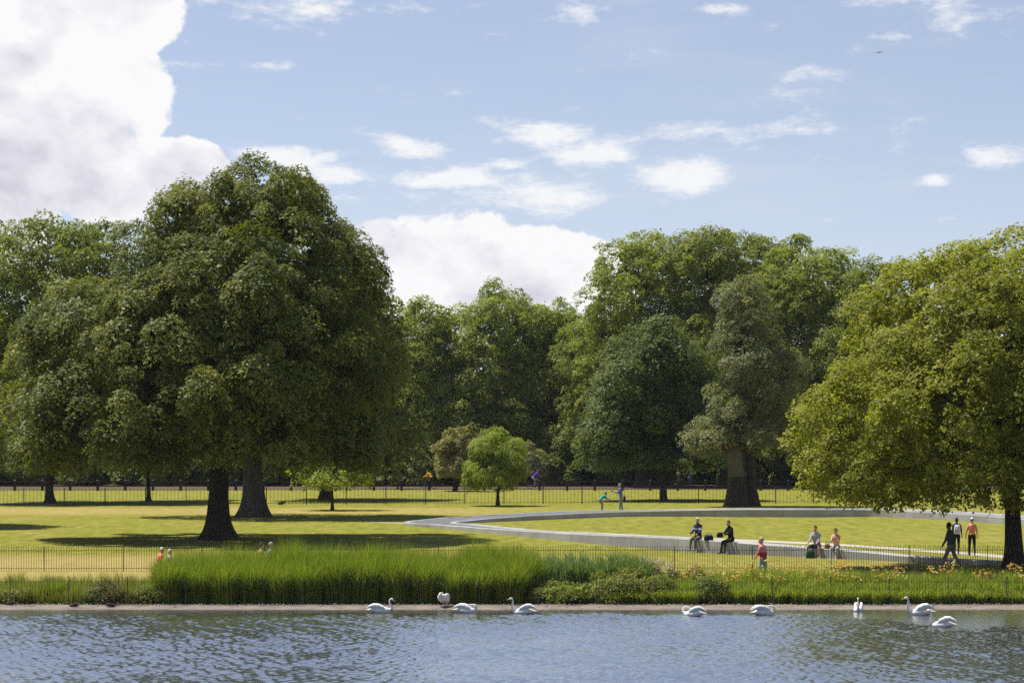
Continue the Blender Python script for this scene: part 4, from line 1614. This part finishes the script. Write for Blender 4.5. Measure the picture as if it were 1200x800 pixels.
def build_people():
    # faces the camera when yaw = 180 degrees
    face = math.pi

    cur = catmull(RING, 20)
    fr = cur[cur[:, 1] < 128]

    def wallpt(px, inset=.16):
        i = int(np.argmin(np.abs(600 + fr[:, 0] / fr[:, 1] * FPX - px)))
        tg = fr[i + 2, :2] - fr[i - 2, :2]
        tg = tg / np.linalg.norm(tg)
        nr = np.array([tg[1], -tg[0]])
        p = fr[i, :2] + nr * (fr[i, 3] / 2 - inset)
        return p, nr, tg, fr[i, 2], math.atan2(-nr[0], nr[1])
    p, nr, tg, h, yw = wallpt(826)
    person('person with white hair in a navy top and grey trousers sitting on the fountain wall', (p[0], p[1], 0), yw + .35, 1.72, 4, ((28, 4, 38), (28, 4, 38)), ((80, 74), (78, 66)),
           top=(.022, .028, .06), bottom=(.12, .10, .09), shoes=(.35, .33, .3), hair=(.62, .58, .52), sit=h + .005, stripe=((.28, .33, .45), .33, .43), long_hair=True)
    bag('camera_bag', 'black camera bag lying on the fountain wall beside the white-haired person', (p[0] + tg[0] * .75, p[1] + tg[1] * .75, h - .02), (.42, .24, .24), (.02, .022, .03), .3)
    p, nr, tg, h, yw = wallpt(862)
    b = person('brown-haired person in black sitting sideways on the fountain wall with a bag on the lap', (p[0], p[1], 0), yw - .35, 1.68, 10, ((35, 4, 50), (35, 4, 50)), ((80, 78), (74, 66)), head_tilt=12,
               top=(.012, .012, .015), bottom=(.016, .016, .022), hair=(.11, .06, .03), sit=h + .005)
    hh = (hand_world(b, 0) + hand_world(b, 1)) / 2
    bag('shoulder_bag', 'black shoulder bag held on the lap of the person in black', (hh.x, hh.y, hh.z - .12), (.34, .2, .22), (.015, .015, .018), .8, False)
    p, nr, tg, h, yw = wallpt(962)
    person('man in a lavender grey shirt and dark shorts sitting on the fountain wall', (p[0], p[1], 0), yw + .3, 1.74, 14, ((32, 6, 34), (32, 6, 34)), ((86, 72), (86, 72)), spread=.42, head_tilt=12,
           top=(.36, .34, .42), bottom=(.03, .03, .04), shoes=(.5, .48, .46), hair=(.06, .035, .02), shorts=True, sit=h + .005)
    bag('green_bag', 'green carrier bag standing on the ground between the seated man\'s feet', (p[0] + nr[0] * .62 + .1, p[1] + nr[1] * .62 - .1, 0), (.40, .26, .34), (.02, .085, .045), .2)
    p2, nr, tg, h2, yw = wallpt(983)
    person('woman with auburn hair in a peach top and pale trousers sitting on the fountain wall', (p2[0], p2[1], 0), yw + .45, 1.62, 8, ((38, 2, 62), (38, 2, 62)), ((84, 68), (86, 74)), head_tilt=16,
           top=(.62, .36, .27), bottom=(.42, .41, .46), shoes=(.45, .43, .42), hair=(.16, .055, .03), long_hair=True, sit=h2 + .005, female=True, long_sleeve=False)
    m_ = (p + p2) / 2 - nr * .05
    bag('brown_bag', 'small brown bag on the fountain wall between the seated man and woman', (m_[0], m_[1], (h + h2) / 2 - .02), (.22, .18, .22), (.16, .08, .07), 0)
    # walkers between railing and planting
    y = 91.4
    person('person with short grey hair in a red vest over pink sleeves and blue shorts walking', (wx(894, y), y, ground_z(y)), R(65), 1.72, 4, ((18, 8, 22), (-14, 8, 12)), ((16, 8), (-12, 16)), head_turn=10,
           top=(.62, .23, .20), bottom=(.24, .28, .36), shoes=(.3, .3, .3), hair=(.42, .34, .28), shorts=True, stripe=((.42, .035, .04), .05, .30), long_sleeve=False)
    y = 94.0
    person('man in a dark grey shirt and brown trousers walking beneath the yellow-green tree', (wx(1114, y), y, 0), R(60), 1.80, 4, ((18, 4, 14), (-20, 4, 10)), ((24, 6), (-20, 18)),
           top=(.055, .06, .075), bottom=(.15, .12, .105), shoes=(.05, .03, .025), hair=(.012, .01, .01), skin='dark')
    p1 = gp(1121, 649)
    a = person('person in dark clothes with a white patterned backpack walking on the path', p1, R(-15), 1.50, 2, ((-4, 6, 16), (6, 14, 10)), ((14, 8), (-14, 22)),
               top=(.03, .035, .06), bottom=(.015, .015, .02), hair=(.02, .015, .012), skin='dark', long_sleeve=False)
    t = bag('backpack', 'white and grey backpack worn by the walker on the path', (p1[0], p1[1] - .17, .88), (.28, .17, .40), (.55, .56, .62), R(-15), False)
    p2 = gp(1139, 651)
    person('person in a coral top, black trousers and white cap walking on the path', p2, R(-8), 1.56, 2, ((-6, 22, 8), (10, 16, 10)), ((10, 4), (-14, 24)),
           top=(.68, .26, .17), bottom=(.012, .012, .015), shoes=(.02, .02, .02), hair=(.1, .06, .04), cap=(.75, .74, .72), long_sleeve=False, female=True)
    # by the far side of the fountain
    p3 = gp(703, 598.5)
    person('child in a turquoise jacket bending forward behind the fountain', p3, R(-70), 1.42, 48, ((48, 6, 24), (42, 6, 30)), ((34, 40), (28, 34)), head_tilt=10,
           top=(.02, .30, .40), bottom=(.20, .22, .28), hair=(.03, .02, .015))
    p4 = gp(727.5, 599)
    b = person('man in a blue denim jacket and jeans standing behind the fountain holding a camera', p4, R(80), 1.78, 3, ((30, 5, 75), (30, 5, 75)), ((4, 2), (-4, 4)), head_tilt=8,
               top=(.10, .16, .30), bottom=(.17, .22, .33), shoes=(.2, .2, .2), hair=(.40, .22, .12))
    h = (hand_world(b, 0) + hand_world(b, 1)) / 2
    c = thing('camera', 'small dark camera held up by the man in the denim jacket', 'camera', (h.x - .03, h.y, h.z - .03), R(80))
    MB().box(-.07, .07, -.03, .03, 0, .09).box(-.025, .025, -.025, .025, .09, .115).build('housing', MAT['black'], c)
    MB().tube([(0, .03, .045), (0, .09, .045)], [.034, .03], 12).build('lens', MAT['black'], c)
    bag('satchel', 'dark satchel hanging at the hip of the man in the denim jacket', (p4[0] + .24, p4[1] - .05, .70), (.18, .26, .32), (.02, .02, .03), 0)
    # walkers behind the tall grass
    y = 91.3
    person('white-haired man in an orange shirt behind the end of the tall grass', (wx(185, y), y, ground_z(y)), R(-60), 1.40, 16, ((20, 6, 20), (-16, 6, 12)), ((14, 6), (-14, 18)),
           top=(.72, .22, .10), bottom=(.30, .26, .2), hair=(.62, .58, .52), skin='fair', long_sleeve=True)
    person('fair-haired person in a pale top partly hidden by the tall grass', (wx(198, y + .4), y + .4, ground_z(y + .4)), R(-60), 1.30, 3, ((20, 6, 20), (-16, 6, 12)), ((14, 6), (-14, 18)),
           top=(.55, .46, .38), bottom=(.3, .3, .33), hair=(.60, .46, .30), long_hair=True, female=True)
    y = 91.5
    person('person with dark hair whose head just shows above the tall grass', (wx(305, y), y, ground_z(y)), R(-75), 1.55, 3, ((16, 6, 18), (-16, 6, 12)), ((14, 6), (-14, 18)),
           top=(.5, .3, .24), bottom=(.2, .2, .25), hair=(.07, .05, .04), long_hair=True, female=True)
    person('grey-haired person whose head rises above the tall grass', (wx(317, y), y - .3, ground_z(y - .3)), R(-75), 1.57, 3, ((16, 6, 18), (-16, 6, 12)), ((14, 6), (-14, 18)),
           top=(.4, .38, .4), bottom=(.2, .2, .2), hair=(.36, .33, .30))
    # far strollers on the riding track
    y = 233
    person('far stroller in dark clothes on the riding track under the trees', (wx(799, y), y, .006), R(-80), 1.72, 3, ((16, 6, 18), (-16, 6, 12)), ((18, 6), (-18, 18)), top=(.02, .02, .03), bottom=(.03, .03, .05))
    person('far stroller in blue on the riding track under the trees', (wx(809, y), y, .006), R(-80), 1.75, 3, ((16, 6, 18), (-16, 6, 12)), ((18, 6), (-18, 18)), top=(.10, .14, .30), bottom=(.08, .1, .2))


build_people()


def bicycle(label, loc, yaw, col):
    """rides towards local +Y"""
    t = thing('bicycle', label, 'bicycle', loc, yaw)
    steel, tyre = cloth(col), MAT['black']
    for y in (-.52, .52):
        wheel = MB().torus((0, y, .34), .325, .018).build('tyre', tyre, t, True)
        rm = MB().torus((0, y, .34), .30, .01)
        for k in range(12):
            q = 2 * math.pi * k / 12
            rm.tube([(0, y, .34), (0, y + .3 * math.cos(q), .34 + .3 * math.sin(q))], .003, 4)
        rm.tube([(-.05, y, .34), (.05, y, .34)], .02, 8)
        rm.build('rim', cloth((.3, .3, .32)), wheel)
    bb, st, hdp, rear, front = (0, -.08, .30), (0, -.22, .82), (0, .34, .84), (0, -.52, .34), (0, .52, .34)
    fr = MB()
    for a, b, r in ((bb, st, .016), (bb, (0, .37, .74), .018), ((0, -.2, .76), hdp, .016), (rear, bb, .011), (rear, (0, -.2, .78), .01), (front, (0, .33, .9), .014)):
        fr.tube([a, b], r, 8)
    fr.build('frame', steel, t, True)
    MB().tube([(-.27, .28, .98), (-.2, .36, 1.0), (0, .34, .98), (.2, .36, 1.0), (.27, .28, .98)], .014, 8).tube([(0, .33, .88), (0, .34, .98)], .014, 8).build('handlebar', MAT['iron'], t, True)
    MB().ellipsoid((0, -.25, .9), (.075, .14, .035)).tube([(0, -.22, .8), (0, -.23, .9)], .014, 6).build('saddle', tyre, t, True)
    MB().tube([(-.03, -.08, .30), (.03, -.08, .30)], .08, 14).box(.03, .05, -.1, -.06, .12, .30).box(.03, .13, -.13, -.03, .1, .125).box(-.05, -.03, -.1, -.06, .30, .48).box(-.13, -.03, -.13, -.03, .475, .5).build('crankset', MAT['iron'], t)
    return t


def build_cyclists():
    for (px, y, yaw, c1, c2, lab, hair, helm) in ((503, 231, R(62), (.80, .40, .03), (.05, .07, .16), 'yellow', (.12, .06, .03), None), (628, 231.5, R(-88), (.13, .045, .36), (.40, .38, .42), 'purple', (.1, .09, .1), (.14, .12, .22))):
        loc = (wx(px, y), y, .006)
        bicycle('bicycle ridden by the cyclist in the %s jacket' % lab, loc, yaw, (.05, .06, .1))
        d = Vector((-math.sin(yaw), math.cos(yaw), 0))
        person('cyclist in a %s jacket riding along the sandy track' % lab, (loc[0] - d.x * .25, loc[1] - d.y * .25, .006), yaw, 1.76, 40, ((42, 10, 22), (42, 10, 22)), ((62, 62), (30, 48)), head_tilt=-14,
               top=c1, bottom=c2, hair=hair, cap=helm, sit=.935, cat='cyclist')


build_cyclists()

# ------------------------------------------------------------------ birds
def bird_mesh(neck, r_neck, body_rot=0.0, wings=.5, head=None, zoff=0.0, bl=1.0):
    """swims towards local +Y; water line at z = 0"""
    mb = MB()
    rot = Matrix.Rotation(R(body_rot), 3, 'X')
    prof = [(-.62, .13, .012, .012), (-.50, .12, .06, .035), (-.36, .12, .15, .09), (-.18, .10, .225, .15), (.02, .085, .25, .175), (.2, .075, .215, .165), (.33, .07, .13, .12), (.40, .08, .04, .05)]
    rings = []
    for (y, z, a, b) in prof:
        rings.append([rot @ Vector((a * math.cos(q), y * bl, z + b * math.sin(q))) for q in [2 * math.pi * k / 18 for k in range(18)]])
    mb.loft(rings)
    for sd in (-1, 1):           # folded wings arched over the back
        rg = []
        for (y, x, z, a, b) in ((-.60, .05, .19 + .02 * wings, .012, .01), (-.48, .085, .2 + .10 * wings, .035, .05), (-.3, .12, .19 + .17 * wings, .06, .10), (-.1, .145, .17 + .16 * wings, .075, .12), (.1, .15, .14 + .10 * wings, .07, .10), (.22, .13, .12, .04, .06)):
            rg.append([rot @ Vector((sd * x + a * math.cos(q), y * bl, z + b * math.sin(q))) for q in [2 * math.pi * k / 12 for k in range(12)]])
        mb.loft(rg)
    nk = [rot @ Vector(p) if i == 0 else Vector(p) for i, p in enumerate(neck)]
    c = catmull([tuple(p) for p in nk], 5, False)
    n = len(c)
    mb.tube([tuple(p) for p in c], [lerp(r_neck * 1.7, r_neck * .8, min(1, i / n * 1.5)) for i in range(n)], 10)
    hc, hd = Vector(head[0]), Vector(head[1]).normalized()
    q = Vector((0, 1, 0)).rotation_difference(hd).to_matrix()
    mb.ellipsoid(hc + hd * .035, (r_neck * 1.05, .085, r_neck * 1.12), 12, 8, q)
    if zoff:
        mb.v = [(x, y, z + zoff) for (x, y, z) in mb.v]
    return remesh(mb, 'body', .015, 3)


SWAN_POSES = {
    'upright': dict(neck=[(0, .30, .08), (0, .44, .16), (0, .47, .32), (0, .44, .50), (0, .46, .62), (0, .50, .655)], head=((0, .50, .66), (0, 1, -.35)), wings=.9),
    'curved': dict(neck=[(0, .30, .08), (0, .45, .16), (0, .46, .28), (0, .38, .40), (0, .38, .52), (0, .45, .575)], head=((0, .45, .575), (0, 1, -.75)), wings=.6),
    'tucked': dict(neck=[(0, .30, .10), (0, .40, .22), (0, .33, .33), (0, .18, .34), (.05, .04, .33)], head=((.05, .03, .33), (.1, -1, -.25)), wings=.7),
    'preen': dict(neck=[(0, .30, .08), (.05, .43, .20), (.1, .40, .36), (.14, .26, .40), (.2, .14, .33)], head=((.2, .14, .32), (.2, -.5, -1)), wings=.9),
}


def swan(label, px, py, yaw, pose, scale=1.0, standing=False, body_rot=0.0):
    if standing:
        y = 85.7
        loc = (wx(px, y), y, -.75)
    else:
        y = gy(py, -.8)
        loc = (wx(px, y), y, -.8)
    t = thing('swan', label, 'swan', loc, yaw, 'swans on the lake')
    P_ = SWAN_POSES[pose]
    zo = .30 if standing else 0
    obj('body', bird_mesh(P_['neck'], .045, body_rot, P_['wings'], P_['head'], zo), MAT['swan'], t)
    hc, hd = Vector(P_['head'][0]) + Vector((0, 0, zo)), Vector(P_['head'][1]).normalized()
    b = MB()
    b.tube([hc + hd * .10, hc + hd * .15, hc + hd * .19, hc + hd * .215], [.026, .021, .018, .006], 8).build('bill', MAT['bill'], t, True)
    MB().ellipsoid(hc + hd * .108 + Vector((0, 0, .016)), (.022, .024, .018)).build('bill_knob', MAT['black'], t, True)
    if standing:
        for sd in (-1, 1):
            lg = MB().tube([(sd * .08, -.02, .34), (sd * .085, -.05, .16), (sd * .08, -.02, .01)], [.03, .017, .014], 8)
            lg.add([(sd * .08, -.04, .005), (sd * .08 - .07, .10, .005), (sd * .08, .14, .005), (sd * .08 + .07, .10, .005), (sd * .08, -.03, .025), (sd * .08, .1, .02)],
                   [(0, 1, 2), (0, 2, 3), (0, 4, 1), (0, 3, 4), (4, 5, 1), (4, 3, 5), (1, 5, 2), (5, 3, 2)])
            lg.build('leg', MAT['black'], t)
    t.scale = (scale * .83,) * 3
    return t


def build_birds():
    swan('swan with gently curved neck swimming alone in front of the tall grass', 446, 717.5, R(-88), 'curved', .98)
    swan('white swan standing on the shore preening in front of the tall grass', 519, 712, R(160), 'tucked', .92, True, 30)
    swan('swan floating with its head tucked into its back', 547, 717.5, R(-98), 'tucked', .95)
    swan('swan with straight raised neck drifting below the end of the tall grass', 613, 719, R(82), 'upright', .95)
    swan('swan bending its neck to preen its flank on open water', 812, 721.5, R(80), 'preen', .92)
    swan('swan with curled neck resting on its breast, before the salmon-flowered bush', 896, 720.5, R(-70), 'tucked', 1.05)
    swan('swan seen end-on with upright neck by the bank', 1006, 716, R(170), 'upright', .85)
    swan('swan with arched neck and folded wings in the calm water by the bank', 1078, 720, R(88), 'upright', 1.05)
    swan('swan farthest out from the bank, neck raised, in the calm water', 1104, 734.5, R(74), 'upright', .95)
    for (px, y, yaw, lab) in ((86, 85.7, 80, 'brown duck resting on the shore near the sedge clump'), (131, 85.7, -75, 'brown duck standing on the shore below the brownish bush'), (12, 86.2, 90, 'brown duck sitting at the end of the shore')):
        t = thing('duck', lab, 'duck', (wx(px, y), y, -.75 if y < 86 else -.72), R(yaw), 'ducks on the shore')
        me = bird_mesh([(0, .30, .10), (0, .42, .18), (0, .46, .27), (0, .47, .32)], .06, 6, .35, ((0, .46, .34), (0, 1, -.1)), .07)
        obj('body', me, MAT['duck'], t)
        MB().tube([(0, .55, .41), (0, .66, .395), (0, .70, .39)], [.03, .032, .012], 8).build('bill', cloth((.25, .2, .06)), t, True)
        for sd in (-1, 1):
            MB().tube([(sd * .08, .0, .12), (sd * .08, .02, 0)], .02, 6).build('leg', MAT['bill'], t)
        t.scale = (.36, .36, .36)
    p = gp(331, 592.5)
    t = thing('crow', 'black crow standing on the mown lawn near the sapling', 'crow', p, R(-60))
    obj('body', bird_mesh([(0, .30, .10), (0, .38, .20), (0, .44, .30)], .07, 22, .3, ((0, .44, .33), (0, 1, -.1)), .26), MAT['crow'], t)
    MB().tube([(0, .56, .58), (0, .72, .56)], [.035, .006], 8).build('bill', MAT['black'], t)
    for sd in (-1, 1):
        MB().tube([(sd * .08, -.02, .3), (sd * .08, 0, .0)], .016, 6).build('leg', MAT['black'], t)
    t.scale = (.62, .62, .62)


build_birds()


def build_plane():
    y = 11000.0
    t = thing('airplane', 'tiny distant airliner crossing the blue sky', 'airplane', (wx(1029.5, y), y, wz(61.5, y)), R(78))
    m = plain('aircraft_paint', (.50, .51, .54), .4, .05, .2)
    MB().tube([(0, -19, .8), (0, -15, .4), (0, -8, 0), (0, 12, 0), (0, 16, -.2), (0, 18.5, -.6)], [.3, 1.1, 2, 2, 1.5, .2], 14).build('fuselage', m, t, True)
    for sd in (-1, 1):
        MB().add([(sd * 1.5, 4, -.8), (sd * 17, -6, .8), (sd * 17, -8, .8), (sd * 1.5, -4, -.8), (sd * 1.5, 4, -.2), (sd * 17, -6, 1.1), (sd * 17, -8, 1.1), (sd * 1.5, -4, -.2)],
                 [(0, 1, 2, 3), (4, 7, 6, 5), (0, 4, 5, 1), (1, 5, 6, 2), (2, 6, 7, 3), (3, 7, 4, 0)]).build('wing', m, t)
        MB().tube([(sd * 6, 1, -1.8), (sd * 6, 4.5, -1.8)], [.8, 1.0], 10).build('engine', m, t)
        MB().add([(sd * .5, -15, .8), (sd * 6, -18.5, 1.2), (sd * 6, -19.8, 1.2), (sd * .5, -18.5, .8), (sd * .5, -15, 1.1), (sd * 6, -18.5, 1.4), (sd * 6, -19.8, 1.4), (sd * .5, -18.5, 1.1)],
                 [(0, 1, 2, 3), (4, 7, 6, 5), (0, 4, 5, 1), (1, 5, 6, 2), (2, 6, 7, 3), (3, 7, 4, 0)]).build('tailplane', m, t)
    MB().add([(-.15, -13, 1.5), (-.15, -17.5, 7.5), (-.15, -20, 7.5), (-.15, -18.5, 1), (.15, -13, 1.5), (.15, -17.5, 7.5), (.15, -20, 7.5), (.15, -18.5, 1)],
             [(0, 1, 2, 3), (4, 7, 6, 5), (0, 4, 5, 1), (1, 5, 6, 2), (2, 6, 7, 3), (3, 7, 4, 0)]).build('tail_fin', m, t)


build_plane()


# ------------------------------------------------------------------ air
def build_haze():
    m, nt, out = new_mat('haze_air')
    v = nd(nt, 'ShaderNodeVolumePrincipled')
    v.inputs['Color'].default_value = (.86, .92, 1.0, 1)
    v.inputs['Density'].default_value = HAZE
    nt.links.new(v.outputs[0], out.inputs['Volume'])
    o = MB().box(-6200, 6200, -600, 6200, -4.2, 32).build('haze', m)
    o['kind'] = 'stuff'
    tag(o, 'thin summer haze filling the air over the park', 'haze')


HAZE = .00006
build_haze()
